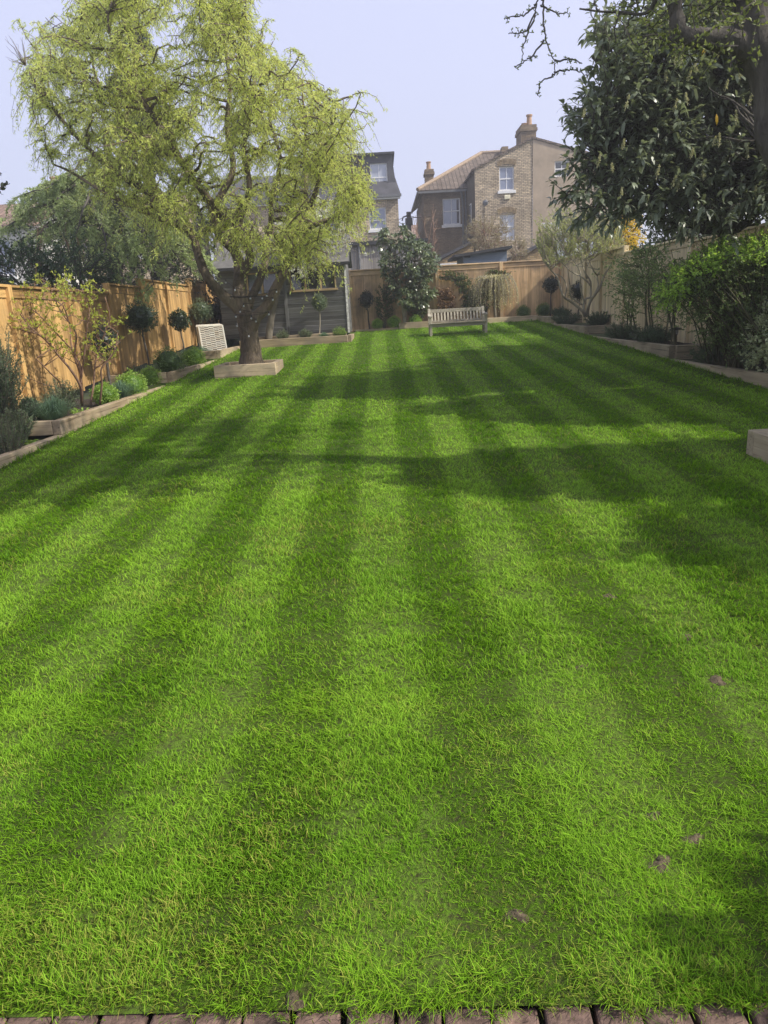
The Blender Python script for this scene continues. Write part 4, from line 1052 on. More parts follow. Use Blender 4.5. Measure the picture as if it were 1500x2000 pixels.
    return limbs
limbs = willow()

# string of globe lights wound around the willow trunk
t = thing('string_lights', 'string of small white globe lights wound around the willow trunk', 'string lights', (-2.45, 13.1, 1.6))
lights = [(441, 552), (434, 583), (449, 583), (489, 583), (521, 578), (533, 586), (512, 583), (469, 609), (461, 619), (491, 622), (500, 628), (463, 637), (486, 657), (564, 528), (459, 567), (525, 614), (476, 598), (540, 570)]
Pl = [at(x, y, 13.45-.27+(.1 if x < 450 else 0)) for x, y in lights]
order = sorted(range(len(Pl)), key=lambda i: Pl[i][2]); wp = []
for i in order:
    wp.append(Pl[i]+A([0, .02, .045]))
q = B()
for a, c in zip(wp[:-1], wp[1:]):
    tt = np.linspace(0, 1, 7)[:, None]; w_ = a+(c-a)*tt; w_[:, 2] -= (.12*4*tt*(1-tt)*np.linalg.norm(c-a))[:, 0]*.5; q.tube(w_, .003, 4)
q.build('wire', M['wire'], t)
for p0 in Pl:
    q = B(); q.sphere(p0, .017, 10, 7); bo = q.build('bulb', M['bulb'], t, smooth=True)
    q = B(); q.tube([p0+A([0, .005, .018]), p0+A([0, .02, .05])], .009, 6); q.build('socket', M['black_metal'], bo)

# ------------------------------------------------------------------ blossom tree by the shed
def blossom_tree():
    t = thing('blossom_tree', 'slender grey trunk tree with white blossom in front of the shed', 'tree', (-2.72, 18.75, 1.0))
    q = B(); D = densify([at(524, 664, 18.75), at(527, 640, 18.75), at(534, 600, 18.75), at(545, 560, 18.75), at(562, 520, 18.7), at(590, 480, 18.7), at(620, 450, 18.7), at(640, 420, 18.7)], 4)
    R = np.linspace(.10, .03, len(D)); q.tube(D, R, 9, rough=.05)
    for e in ((560, 430), (600, 400), (660, 430), (690, 470), (540, 450)):
        q.tube(wiggle(D[18], at(e[0], e[1], 18.7+random.uniform(-.6, .6)), 8, .08), np.linspace(.045, .015, 8), 6)
    q.build('trunk', M['grey_bark'], t, smooth=True)
    pts = sample_poly([(530, 440), (570, 400), (640, 385), (700, 420), (722, 465), (690, 492), (650, 488), (630, 520), (600, 540), (585, 520), (575, 490), (540, 490)], 75)
    T = A([at(x, y, 18.7+random.gauss(0, .55)) for x, y in pts])
    br, lf, fl = B(), B(), B()
    for P in branchy(D[12:], R[12:], T, br, .12, .018, .004, 9):
        for _ in range(5):
            p0, d0 = along(P, 1, .4, 1); p0 = p0[0]; e = p0+nz(rng.normal(size=3))*random.uniform(.15, .4); tw = wiggle(p0, e, 5, .1); br.tube(tw, np.linspace(.005, .002, 5), 3)
            for _ in range(3):
                c0, _d = along(tw, 1, .3, 1); n = 12; dd = nz(rng.normal(size=(n, 3))); fl.leaves(c0+dd*.045, nz(rng.normal(size=(n, 3))), .034, .03, var=rng.random(n))
            n = 12; pp, dp = along(tw, n, .1, 1); lf.leaves(pp, nz(dp+rng.normal(size=(n, 3))), .05, .02)
    br.build('branches', M['grey_bark'], t); fl.build('blossom', M['blossom'], t); lf.build('foliage', M['lilac_leaf'], t)
blossom_tree()

# ------------------------------------------------------------------ cedar and shrubs behind the left fence
def spray_tree(name, label, base, top, limbs, needles=26, mat='cedar', bark='dark_bark', sub=26, trunk_r=.22, drop=.32, cat='tree', L=.055, W=.016):
    t = thing(name, label, cat, base)
    q = B(); q.tube(densify([base, (A(base)+A(top))/2+A([.1, 0, 0]), top], 5), np.linspace(trunk_r, .05, 11), 10, rough=.06)
    lf = B()
    for (p0, p1, ns) in limbs:
        P = wiggle(p0, p1, 12, .04, sag=.12, arch=.05); Lm = np.linalg.norm(A(p1)-A(p0))
        q.tube(P, np.linspace(.05, .008, 12), 6)
        dm = nz(A(p1)-A(p0)); sd = nz(np.cross(dm, [0, 0, 1.]))
        for k in range(ns):
            f = random.uniform(.12, 1); i = int(f*11*.999); p = P[i]+(P[min(i+1, 11)]-P[i])*random.random()
            s_ = random.choice((-1, 1)); ln = random.uniform(.35, .95)*(1.1-.5*f)*min(1.25, Lm/2.2)
            e = p+sd*s_*ln*random.uniform(.35, .9)+dm*ln*.5+A([0, 0, -1])*ln*drop*random.uniform(.1, 1.2)
            tw = wiggle(p, e, 7, .06, sag=.2); q.tube(tw, np.linspace(.008, .003, 7), 3)
            for j in range(5):
                p2, d2 = along(tw, 1, .15, 1); e2 = p2[0]+d2[0]*.16+rng.normal(size=3)*.07+A([0, 0, -1])*random.uniform(.0, .13)
                tw2 = wiggle(p2[0], e2, 5, .05)
                n = needles; pp, dp = along(tw2, n, 0, 1); v0 = f*.75-.15+random.random()*.2
                lf.leaves(pp, nz(dp*.7+rng.normal(size=(n, 3))*.6), rng.uniform(.7, 1.2, n)*L, W, var=np.clip(v0+rng.random(n)*.5, 0, 1))
    q.build('trunk', M[bark], t, smooth=True); lf.build('crown', M[mat], t)
    return t
Yc = 17.5
cb = at(205, 560, Yc); cb[2] = 1.0
ct = at(215, -60, Yc+.6)
col_ = lambda y: A([cb[0]+.1, Yc+.3, at(210, y, Yc)[2]])
ll = []
for (y0, ex, ey, dy, ns) in [(400, 350, 470, -1.6, 46), (400, 300, 505, -2.0, 46), (390, 360, 440, -.8, 40), (420, 245, 520, -2.2, 40), (380, 320, 420, -1.2, 36), (405, 385, 480, -1.0, 30), (395, 300, 455, -2.2, 36),
                             (345, 20, 372, -.8, 42), (370, 5, 415, -.6, 38), (390, 60, 440, -1.6, 40), (350, 75, 350, -.3, 34), (345, 50, 365, -1.2, 30), (410, 110, 470, -1.9, 36), (330, 90, 395, -1.4, 36), (360, 150, 430, -2.0, 36), (385, 10, 395, .6, 26),
                             (300, 280, 360, -1.2, 24), (300, 130, 330, -.9, 22), (420, 30, 455, -1.2, 26), (405, 200, 470, -2.4, 36)]:
    ll.append((col_(y0), at(ex, ey, Yc+dy), ns))
spray_tree('cedar_tree', 'drooping cedar with feathery green sprays behind the left fence', cb, at(205, 250, Yc+.4), ll)
b2 = at(232, 20, 21.5); b2[2] = 1.1
ll = []
for k in range(30):
    y0 = random.uniform(-120, 330); a = random.uniform(0, 2*pi); z = at(205, y0, 21.5)[2]; rr = 1.05*(1-(330-y0)/750)
    ll.append((A([b2[0], 21.5, z+.2]), A([b2[0]+cos(a)*rr, 21.5+sin(a)*rr, z-.25]), 22))
spray_tree('conifer_tree', 'tall dark conifer rising behind the willow crown', b2, at(236, -140, 21.5), ll, needles=16, mat='cedar_dark', L=.09, W=.02, drop=.3)

def thicket(name, label, vol, n, mat, L=.08, W=.03, per=26, base_z=1.0, bark='dark_bark', kind=4, cat='shrub', group=None, spread=.35, trunk=None, lean=(0, 0, .3), var0=0.0):
    """leafy shrub filling an ellipsoid volume: vol=(centre, radii)"""
    c, r = A(vol[0], float), A(vol[1], float)
    t = thing(name, label, cat, (c[0], c[1], base_z), group)
    q, lf = B(), B()
    root = A([c[0], c[1], base_z])
    for s_ in range(4):
        q.tube(wiggle(root+A([random.uniform(-.15, .15)*r[0], random.uniform(-.1, .1)*r[1], 0]), c+rng.normal(size=3)*r*.3, 8, .06), np.linspace(trunk or .05, .02, 8), 7)
    P, d = shell(n, c, r, .35); P[:, 2] = np.maximum(P[:, 2], base_z+.05)
    for p, dr in zip(P, d):
        p0 = c+(p-c)*random.uniform(.3, .6); tw = wiggle(p0, p, 6, .08); q.tube(tw, np.linspace(.010, .003, 6), 3)
        for _ in range(2):
            e = tw[-2]+nz(dr+rng.normal(size=3)*.8+A(lean))*spread*random.uniform(.5, 1.1); t2 = wiggle(tw[random.randint(2, 4)], e, 6, .08); q.tube(t2, np.linspace(.006, .002, 6), 3)
            m_ = per//2; pp, dp = along(t2, m_, .1, 1); v0 = random.random()*.5+var0
            lf.leaves(pp, nz(dp*.5+rng.normal(size=(m_, 3))*.8+A(lean)*.5), L*rng.uniform(.7, 1.2, m_), W*rng.uniform(.8, 1.2, m_), var=np.clip(v0+rng.random(m_)*.5, 0, 1), kind=kind)
    q.build('stems', M[bark], t); lf.build('foliage', M[mat], t)
    return t
def thk_px(name, label, px, py, Y, rpx, ry, rzpx, *a, **k):
    c = at(px, py, Y); s_ = Y/1340.
    return thicket(name, label, (c, (rpx*s_, ry, rzpx*s_)), *a, **k)
thk_px('evergreen_shrub', 'blue green evergreen shrub behind left fence at photo edge', 40, 545, 13.2, 95, .8, 75, 150, 'hedge_leaf', .07, .028, 30, .6)
thk_px('evergreen_shrub', 'dark evergreen shrub behind left fence below the cedar', 150, 540, 14.5, 85, .7, 62, 130, 'hedge_leaf', .065, .025, 30, .7)
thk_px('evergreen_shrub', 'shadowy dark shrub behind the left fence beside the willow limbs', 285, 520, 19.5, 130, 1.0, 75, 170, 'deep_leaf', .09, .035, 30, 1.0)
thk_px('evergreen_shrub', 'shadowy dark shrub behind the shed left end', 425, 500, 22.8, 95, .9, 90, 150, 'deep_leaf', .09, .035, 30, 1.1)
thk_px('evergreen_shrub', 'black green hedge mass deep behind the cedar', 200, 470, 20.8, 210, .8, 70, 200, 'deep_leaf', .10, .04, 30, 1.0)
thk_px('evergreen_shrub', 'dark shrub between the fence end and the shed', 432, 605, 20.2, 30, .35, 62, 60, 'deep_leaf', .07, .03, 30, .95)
# leaf sprig leaning in at the left edge
t = thing('holly_shrub', 'dark glossy leaf sprigs poking in at the left edge', 'shrub', (-5.9, 9.5, .6))
q, lf = B(), B()
rt = A([-5.75, 9.5, .6]); q.tube(wiggle(rt, rt+A([0, 0, 2.6]), 9, .03), np.linspace(.05, .02, 9), 7)
for (x, y) in ((14, 345), (16, 372), (6, 385), (-20, 330), (-40, 400), (-60, 350)):
    P = wiggle(rt+A([0, 0, 2.4]), at(x, y, 9.5), 8, .06); q.tube(P, np.linspace(.014, .004, 8), 5)
    n = 16; pp, dp = along(P, n, .75, 1); lf.leaves(pp, nz(dp+rng.normal(size=(n, 3))*.8), .075, .035, kind=6)
for k in range(150):
    p0 = rt+A([random.gauss(-.25, .3), random.gauss(0, .5), random.uniform(.3, 2.7)]); n = 8; lf.leaves(p0+rng.normal(size=(n, 3))*.08, nz(rng.normal(size=(n, 3))), .075, .035, kind=6)
q.build('stems', M['dark_bark'], t); lf.build('foliage', M['darkball'], t)
# bare pale saplings poking above the fence
for (lab, X0, Y0, segs) in (('bare pale twiggy sapling above left fence at the cedar foot', 75, 15.5, [(60, 480), (75, 455), (85, 440), (70, 500)]), ('bare reddish arching twigs above the second fence panel', 175, 15.2, [(185, 530), (165, 500), (145, 470), (120, 455), (190, 545)])):
    b0 = at(X0, 570, Y0); t = thing('bare_sapling', lab, 'shrub', (b0[0], b0[1], .9))
    q = B()
    for (x, y) in segs:
        for k in range(3):
            P = wiggle(b0+A([random.uniform(-.1, .1), 0, -.2]), at(x+random.uniform(-8, 8), y+random.uniform(-8, 8), Y0+random.uniform(-.3, .3)), 9, .05, arch=.05); q.tube(P, np.linspace(.012, .003, 9), 4)
            for _ in range(5):
                p, d = along(P, 1, .4, 1); q.tube(wiggle(p[0], p[0]+d[0]*.2+rng.normal(size=3)*.12, 4, .1), np.linspace(.004, .0015, 4), 3)
    q.build('stems', M['red_twig'], t)

# ------------------------------------------------------------------ left bed
def bedpt(px, py, X=-4.35):
    return atx(px, py, X)
def onbed(px, py, z):
    """point on a level bed at height z under the pixel"""
    d = cf+cR*(px-750)/F-cU*(py-1000)/F; t_ = (z-H)/d[2]; return A([0, 0, H])+d*t_
Z1, Z2, Z3, Z4 = .345, .51, .705, .90
# spring shrub with red stems
def spring_shrub():
    bases = [onbed(x, y, Z2) for x, y in ((160, 796), (176, 796), (193, 793), (132, 806))]
    b0 = bases[0]; t = thing('spring_shrub', 'open red stemmed shrub with sparse yellow green young leaves by left fence', 'shrub', tuple(b0))
    q, lf = B(), B(); Yb = b0[1]; sk, rk = [], []
    st = [(bases[0], [(160, 790), (158, 757), (140, 725), (115, 695), (90, 665), (60, 640), (40, 615)], .028), (bases[0], [(160, 790), (158, 740), (157, 715), (146, 690), (148, 650), (120, 610), (100, 570)], .026),
          (bases[1], [(177, 790), (183, 750), (185, 720), (190, 690), (205, 650), (215, 620), (205, 580)], .020), (bases[2], [(195, 790), (199, 750), (198, 720), (215, 700), (225, 680), (230, 650)], .020),
          (bases[3], [(131, 800), (122, 765), (115, 745), (100, 730), (70, 700), (40, 675), (25, 660)], .020), (bases[0], [(158, 745), (165, 690), (170, 640), (175, 600), (160, 565)], .018), (bases[0], [(157, 730), (140, 680), (135, 630), (115, 590), (60, 580), (70, 555)], .016),
          (bases[3], [(120, 757), (90, 752), (60, 740), (45, 735)], .010), (bases[0], [(146, 690), (100, 640), (70, 610), (35, 585)], .014)]
    for bb, L, r in st:
        yo = random.uniform(-.25, .25); D = densify([at(x, y, Yb+yo*min(1, i/2.)) for i, (x, y) in enumerate(L)], 4); r *= .8; q.tube(D, np.linspace(r, r*.3, len(D)), 7); sk += list(D[len(D)//3:]); rk += [r*.5]*(len(D)-len(D)//3)
    pts = sample_poly([(15, 625), (40, 575), (60, 545), (130, 540), (190, 555), (205, 600), (235, 625), (238, 665), (225, 715), (190, 710), (120, 700), (60, 680), (30, 660)], 120)
    T = A([at(x, y, Yb+random.gauss(0, .33)) for x, y in pts])
    for P in branchy(sk, rk, T, q, .08, .008, .003, 8, sides=4):
        for _ in range(2):
            p, d = along(P, 1, .5, 1); e = p[0]+nz(d[0]*.5+rng.normal(size=3)*.6+A([0, 0, .6]))*random.uniform(.08, .22); tw = wiggle(p[0], e, 4, .08); q.tube(tw, np.linspace(.0035, .0015, 4), 3)
            n = 7; c = tw[-1]; lf.leaves(np.repeat(c[None], n, 0)+rng.normal(size=(n, 3))*.012, nz(rng.normal(size=(n, 3))*.8+A([0, 0, .7])), rng.uniform(.03, .055, n), .02)
        n = 5; lf.leaves(np.repeat(P[-1:], n, 0), nz(rng.normal(size=(n, 3))*.8+A([0, 0, .7])), .05, .022)
    q.build('stems', M['red_twig'], t, smooth=True); lf.build('foliage', M['spring_leaf'], t)
spring_shrub()
# rosemary at the left edge
p = onbed(8, 855, Z1); spiky('tall dark rosemary bush at left edge of the bed', (p[0]-.1, p[1], Z1), .46, 1.55, 320, 120, 'rosemary', .036, .009, name='rosemary_bush', up=.9)
p = onbed(15, 890, Z1); spiky('low grey green bush at the very left end of the bed', tuple(p), .26, .36, 80, 36, 'lavender', name='lavender_bush', group='lavender bushes in the left bed')
p = onbed(30, 868, Z1); spiky('bushy grey lavender in front of second timber step', tuple(p), .27, .42, 120, 50, 'lavender', .034, .009, name='lavender_bush', group='lavender bushes in the left bed')
p = onbed(62, 850, Z1); spiky('rosemary clump spilling over the second timber step', tuple(p), .24, .50, 110, 60, 'rosemary', .036, .009, name='rosemary_bush', up=.9)
for lab, x, y, z, r, h in (('blue green fescue tuft behind the second timber step corner', 108, 824, Z2, .30, .30), ('small fescue tuft near the rosemary at fence foot', 62, 815, Z2, .2, .25), ('fescue tuft between the first two clipped balls', 240, 782, Z2, .24, .28), ('fescue tuft left of the bollard light', 293, 755, Z2, .22, .28),
                           ('fescue tuft in front of the third timber step ball', 366, 712, Z3, .28, .3), ('fescue tuft beyond the pale green ball', 396, 702, Z3, .26, .3), ('fescue tuft below the slatted screen', 425, 683, Z4, .24, .28), ('fescue tuft near the willow trunk', 448, 678, Z4, .22, .24)):
    p = onbed(x, y, z); tuft(lab, tuple(p), r*1.2, h*1.2, 620)
for lab, x, y, z, r in (('loose clipped ball right of the red stemmed shrub', 208, 791, Z2, .185), ('bright clipped ball in middle of the left bed', 260, 776, Z2, .235), ('bright clipped ball beside the bollard light', 296, 758, Z2, .215), ('wide dark green ball behind the bollard light', 333, 731, Z3, .28), ('pale green ball below the bay lollipop', 381, 717, Z3, .23)):
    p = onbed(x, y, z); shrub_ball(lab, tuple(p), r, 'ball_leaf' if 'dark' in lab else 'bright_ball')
for lab, x, y, z, r, h in (('grey green lavender behind the clipped balls', 258, 748, Z2, .24, .3), ('grey green lavender at foot of the slatted screen', 412, 692, Z3, .2, .3), ('low lavender between screen and shed corner', 458, 672, Z4, .26, .3), ('bushy lavender by the fence under the second lollipop', 372, 688, Z3, .2, .25), ('thin lavender behind the red stemmed shrub', 125, 800, Z2, .24, .32), ('feathery lavender next to the screen front edge', 438, 676, Z4, .2, .3)):
    p = onbed(x, y, z); spiky(lab, tuple(p), r*1.15, h*1.35, 90, 40, 'lavender', .034, .009, name='lavender_bush', group='lavender bushes in the left bed')
# low weeds
for lab, x, y, z in (('small leafy weed behind the lowest timber', 55, 868, Z1), ('small leafy weed at the timber step corner', 112, 848, Z1), ('strap leaved clump at foot of the red stemmed shrub', 158, 806, Z2)):
    p = onbed(x, y, z); q = B(); n = 46; az = rng.uniform(0, 2*pi, n); D = np.stack([np.cos(az), np.sin(az), rng.uniform(.2, 1.4, n)], -1)
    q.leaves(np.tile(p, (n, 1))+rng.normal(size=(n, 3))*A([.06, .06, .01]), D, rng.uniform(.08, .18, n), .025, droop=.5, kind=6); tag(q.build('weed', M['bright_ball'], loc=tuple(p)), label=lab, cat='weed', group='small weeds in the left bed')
# lollipops, left
def lolli(label, base_px, head_px, X, r, mat, L, W, n, **k):
    zb = k.pop('zb'); b0 = atx(base_px[0], base_px[1], X); b0[2] = zb
    hd = at(head_px[0], head_px[1], b0[1]); return topiary(label, tuple(b0), hd[2]-zb, r, mat, L, W, n, lean=(hd[0]-b0[0], 0), **k)
lolli('dark leaved lollipop tree behind the red stemmed shrub', (216, 752), (202, 664), -4.6, A([.22, .22, .27]), 'darkball', .07, .035, 420, zb=Z2, stem_r=.022, lump=.25, stem_mat='dark_bark')
lolli('wide oval headed lollipop tree against the left fence', (293, 720), (274, 620), -4.6, A([.32, .30, .28]), 'bay_leaf', .06, .02, 1100, zb=Z2, lump=.2)
lolli('round glossy bay lollipop tree, third along the left fence', (361, 694), (350, 626), -4.55, A([.225, .225, .235]), 'bay_leaf', .065, .026, 750, zb=Z3, lump=.1, kind=6)
lolli('pale olive lollipop tree behind the slatted screen', (398, 672), (391, 607), -4.7, A([.30, .28, .28]), 'olive_leaf', .06, .014, 1300, zb=Z3, lump=.25)
lolli('darker olive lollipop tree nearest the willow trunk', (428, 664), (423, 609), -4.55, A([.24, .24, .26]), 'bay_leaf', .06, .018, 900, zb=Z4, lump=.25)
# bollard lights
def bollard(label, p, h=.30):
    t = thing('bollard_light', label, 'garden light', tuple(p), 'black mushroom bollard lights')
    q = B(); q.lathe((0, 0, 0), [(.001, 0), (.045, 0), (.045, .02), (.028, .03), (.026, h*.55), (.034, h*.56), (.034, h*.6), (.001, h*.6)]); q.build('post', M['black_metal'], t, local=True)
    q = B(); q.lathe((0, 0, 0), [(.001, h*.6), (.045, h*.6), (.05, h*.72), (.045, h*.86), (.001, h*.86)]); q.build('lens', M['lamp_glass'], t, local=True)
    q = B(); q.lathe((0, 0, 0), [(.001, h*.86), (.10, h*.84), (.105, h*.87), (.08, h*.94), (.03, h*.99), (.001, h)], 20); q.build('cap', M['black_metal'], t, local=True, smooth=True)
    return t
bl = bollard('black mushroom bollard light beside the third timber step', onbed(321, 750, Z2))
dup(bl, tuple(onbed(1318, 674, .79)), label='black mushroom bollard light in shaded right bed under the thin trees')
dup(bl, tuple(onbed(1079, 617, 1.18)), scale=1.1, label='small black bollard light at far right corner bed')
# slatted screen leaning against the fence
def screen():
    c0, c1 = onbed(394, 683, Z3), onbed(441, 668, Z4)
    t = thing('slatted_screen', 'folded pale slatted screen leaning by the left fence', 'screen', tuple((c0+c1)/2))
    a = atx(397, 686, -4.42); b_ = at(441, 670, a[1]); ex = nz(A([b_[0]-a[0], .12, 0])); W_ = float(b_[0]-a[0])
    ez = nz(A([-.10, .12, 1.])); ey = np.cross(ez, ex); z_ = min(a[2], .86); o = A([a[0], a[1], z_]); Ht = float(at(387, 637, a[1])[2]-z_)
    for k in range(4):
        ok_ = o+ey*(.035*k)+ex*(-.018*k)+ez*(.012*k)
        q = B()
        for s_ in (0, 1): q.bar(ok_+ex*(s_*W_), ok_+ex*(s_*W_)+ez*Ht, .03, .025, up=ey)
        for z in (0, Ht): q.bar(ok_+ez*z, ok_+ez*z+ex*W_, .025, .03, up=ez)
        pn = q.build('frame', M['white_slats'], t)
        if k == 1: b2_ = B(); b2_.bar(ok_+ez*.02+ex*W_/2, ok_+ez*(Ht-.02)+ex*W_/2, W_-.03, .008, up=ey); b2_.build('gap_shade_sheet', M['pole'], pn)  # dark sheet added so the slat gaps read as shaded
        if k: continue
        q = B(); n = 15
        for j in range(1, n):
            off = .0
            for c in range(5):
                x0 = W_*c/5+.008; x1 = W_*(c+1)/5-.008
                zz = Ht*(j+(.5 if c % 2 else 0))/n
                if zz < Ht-.01: q.bar(ok_+ez*zz+ex*x0, ok_+ez*zz+ex*x1, .014, Ht/n*.52, up=ez)
        for c in range(1, 5): q.bar(ok_+ex*(W_*c/5), ok_+ex*(W_*c/5)+ez*Ht, .010, .012, up=ey)
        q.build('slats', M['white_slats'], pn)
screen()

# ------------------------------------------------------------------ shed bed
zs = 1.0
for lab, x, y in (('bushy lavender left of the shed lollipop', 553, 661), ('rounded lavender in middle of the shed bed', 596, 658), ('lavender at right end of the shed bed', 664, 652)):
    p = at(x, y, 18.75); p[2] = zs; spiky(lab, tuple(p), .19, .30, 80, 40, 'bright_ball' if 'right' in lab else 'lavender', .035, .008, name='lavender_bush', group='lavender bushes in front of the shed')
p = at(633, 656, 18.75); p[2] = zs; tuft('low fescue tuft in front of the shed', tuple(p), .22, .2, 420, group='fescue tufts in front of the shed')
p = at(623, 646, 18.95); p[2] = zs; hd = at(624, 590, 18.95)
topiary('olive lollipop tree on thin pale stem before the shed wall', tuple(p), hd[2]-zs, A([.205, .2, .21]), 'olive_leaf', .05, .014, 1100, stem_mat='pale_bark', stem_r=.013, lump=.08, lean=(hd[0]-p[0], 0))
# ------------------------------------------------------------------ back bed
zb = 1.10
p = at(722, 641, 21.8); p[2] = zb; hd = at(715, 585, 21.8)
topiary('dark round lollipop tree near the shed corner', tuple(p), hd[2]-zb, A([.20, .2, .23]), 'darkball', .06, .03, 520, stem_mat='dark_bark', stem_r=.018, lump=.15, lean=(hd[0]-p[0], 0))
for lab, x, y, r, mt in (('clipped ball left of the glossy tree', 737, 638, .17, 'bright_ball'), ('clipped ball just left of the forked pale trunk', 770, 638, .20, 'bright_ball'), ('clipped ball just left of the bench', 811, 635, .195, 'bright_ball'), ('shaded dark ball right of the weeping tree', 1022, 615, .20, 'ball_leaf'), ('shaded dark ball in far right corner', 1062, 612, .22, 'ball_leaf')):
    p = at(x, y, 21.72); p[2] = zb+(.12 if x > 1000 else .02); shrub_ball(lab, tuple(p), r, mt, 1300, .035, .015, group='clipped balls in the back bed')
p = at(752, 640, 21.75); p[2] = zb; spiky('small grey wispy bush between two back bed balls', tuple(p), .12, .33, 30, 24, 'lavender', name='lavender_bush')

def magnolia():
    Ym = 21.75; b0 = at(791, 636, Ym); b0[2] = zb
    t = thing('evergreen_magnolia', 'glossy evergreen tree with forked pale trunk against the back fence', 'tree', tuple(b0))
    q, lf = B(), B(); sk, rk = [], []
    for L in ([(791, 640), (788, 610), (784, 585), (778, 550), (772, 510), (775, 470)], [(792, 640), (791, 610), (794, 580), (800, 545), (812, 500), (805, 455)]):
        D = densify([at(x, y, Ym+random.uniform(-.06, .06)) for x, y in L], 4); R = np.linspace(.05, .018, len(D)); q.tube(D, R, 8); sk += list(D[6:]); rk += list(R[6:])
    pts = sample_poly([(735, 460), (745, 445), (775, 455), (785, 437), (800, 455), (835, 470), (858, 490), (855, 520), (840, 545), (852, 575), (830, 600), (800, 600), (775, 590), (755, 560), (738, 520), (742, 490)], 300)
    T = A([at(x, y, Ym+random.gauss(-.1, .32)) for x, y in pts])
    for P in branchy(sk, rk, T, q, .08, .014, .005, 8, sides=5):
        n = 13; k0 = P[-1]; d0 = nz(P[-1]-P[-3])
        pp, dp = along(P, n, .72, 1.0)
        lf.leaves(pp, nz(dp*.8+rng.normal(size=(n, 3))*.75+A([0, 0, .15])), rng.uniform(.11, .18, n), rng.uniform(.045, .065, n), up=(0, -.4, .8), droop=.25, kind=6)
    q.build('trunk', M['pale_bark'], t, smooth=True); lf.build('crown', M['mag_leaf'], t)
magnolia()
def climber(label, poly, n, mat, Y=22.02, L=.06, W=.035, base=None, group='climbing plants on the back fence'):
    poly = A(poly, float); c = poly.mean(0); bx = base or (c[0], 632)
    b0 = at(bx[0], bx[1], Y-.06); b0[2] = zb
    t = thing('climbing_plant', label, 'climber', tuple(b0), group); q, lf = B(), B()
    pts = sample_poly(poly, int(n*2.4)); sk = [b0+(at(c[0], c[1], Y)-b0)*f for f in np.linspace(0, 1, 8)]
    for P in branchy(sk, [.012]*8, A([at(x, y, Y-random.uniform(0, .12)) for x, y in pts]), q, .09, .007, .003, 8, sides=4):
        m_ = 9; pp, dp = along(P, m_, .45, 1); lf.leaves(pp, nz(rng.normal(size=(m_, 3))+A([0, -.5, .1])), rng.uniform(.6, 1.2, m_)*L, W, up=(0, -1, .3))
    q.build('stems', M['red_twig'], t); lf.build('foliage', M[mat], t)
climber('sparse climber on fence left of the glossy tree', [(730, 560), (760, 545), (775, 600), (770, 620), (735, 618), (728, 590)], 40, 'climb_leaf')
climber('dark climber low on fence behind the forked trunk', [(795, 570), (840, 560), (840, 610), (820, 625), (798, 622)], 60, 'climb_leaf')
climber('thin climber trained along fence top above the bench', [(850, 528), (905, 530), (925, 545), (930, 580), (905, 575), (890, 550), (855, 545)], 55, 'climb_leaf', base=(900, 630))
climber('rusty brown leaved climber on fence behind the bench', [(850, 560), (885, 560), (895, 600), (880, 612), (850, 608)], 70, 'rust_leaf')
climber('leafy climber between bench and weeping tree', [(905, 570), (940, 560), (935, 605), (915, 612), (900, 600)], 55, 'climb_leaf')
climber('thin climber beside the weeping tree top', [(940, 530), (985, 525), (1010, 530), (990, 540), (950, 548)], 30, 'climb_leaf', base=(975, 628))
def weeping():
    Yw = 21.62; b0 = at(968, 632, Yw); b0[2] = zb+.1
    t = thing('weeping_tree', 'small weeping tree with pale yellow catkins behind the bench', 'tree', tuple(b0)); q, lf = B(), B()
    top = at(964, 553, Yw); q.tube(wiggle(b0, top, 8, .015), np.linspace(.035, .03, 8), 8)
    for k in range(190):
        a = random.uniform(0, 2*pi); rr = random.uniform(.15, .74); hh = random.uniform(.35, 1.0)
        e = top+A([cos(a)*rr, sin(a)*rr*.5, -hh*(.6+.4*rr)]); m_ = top+A([cos(a)*rr*.6, sin(a)*rr*.35, .12+.12*random.random()])
        D = densify([top-A([0, 0, .08]), m_, top+A([cos(a)*rr*.95, sin(a)*rr*.5, -.2*hh]), e], 4); q.tube(D, np.linspace(.007, .003, len(D)), 4)
        n = 26; pp, dp = along(D, n, .22, 1); lf.leaves(pp, nz(dp*.4+rng.normal(size=(n, 3))*.7), rng.uniform(.035, .055, n), .018)
    q.build('trunk', M['pale_bark'], t, smooth=True); lf.build('crown', M['catkin'], t)
weeping()
p = at(946, 628, 21.8); p[2] = zb+.1
thicket('evergreen_shrub', 'small dark shrub on fence between climber and weeping tree', ((p[0], 21.75, 1.75), (.28, .15, .38)), 40, 'climb_leaf', .06, .03, 20, 1.2, spread=.12)

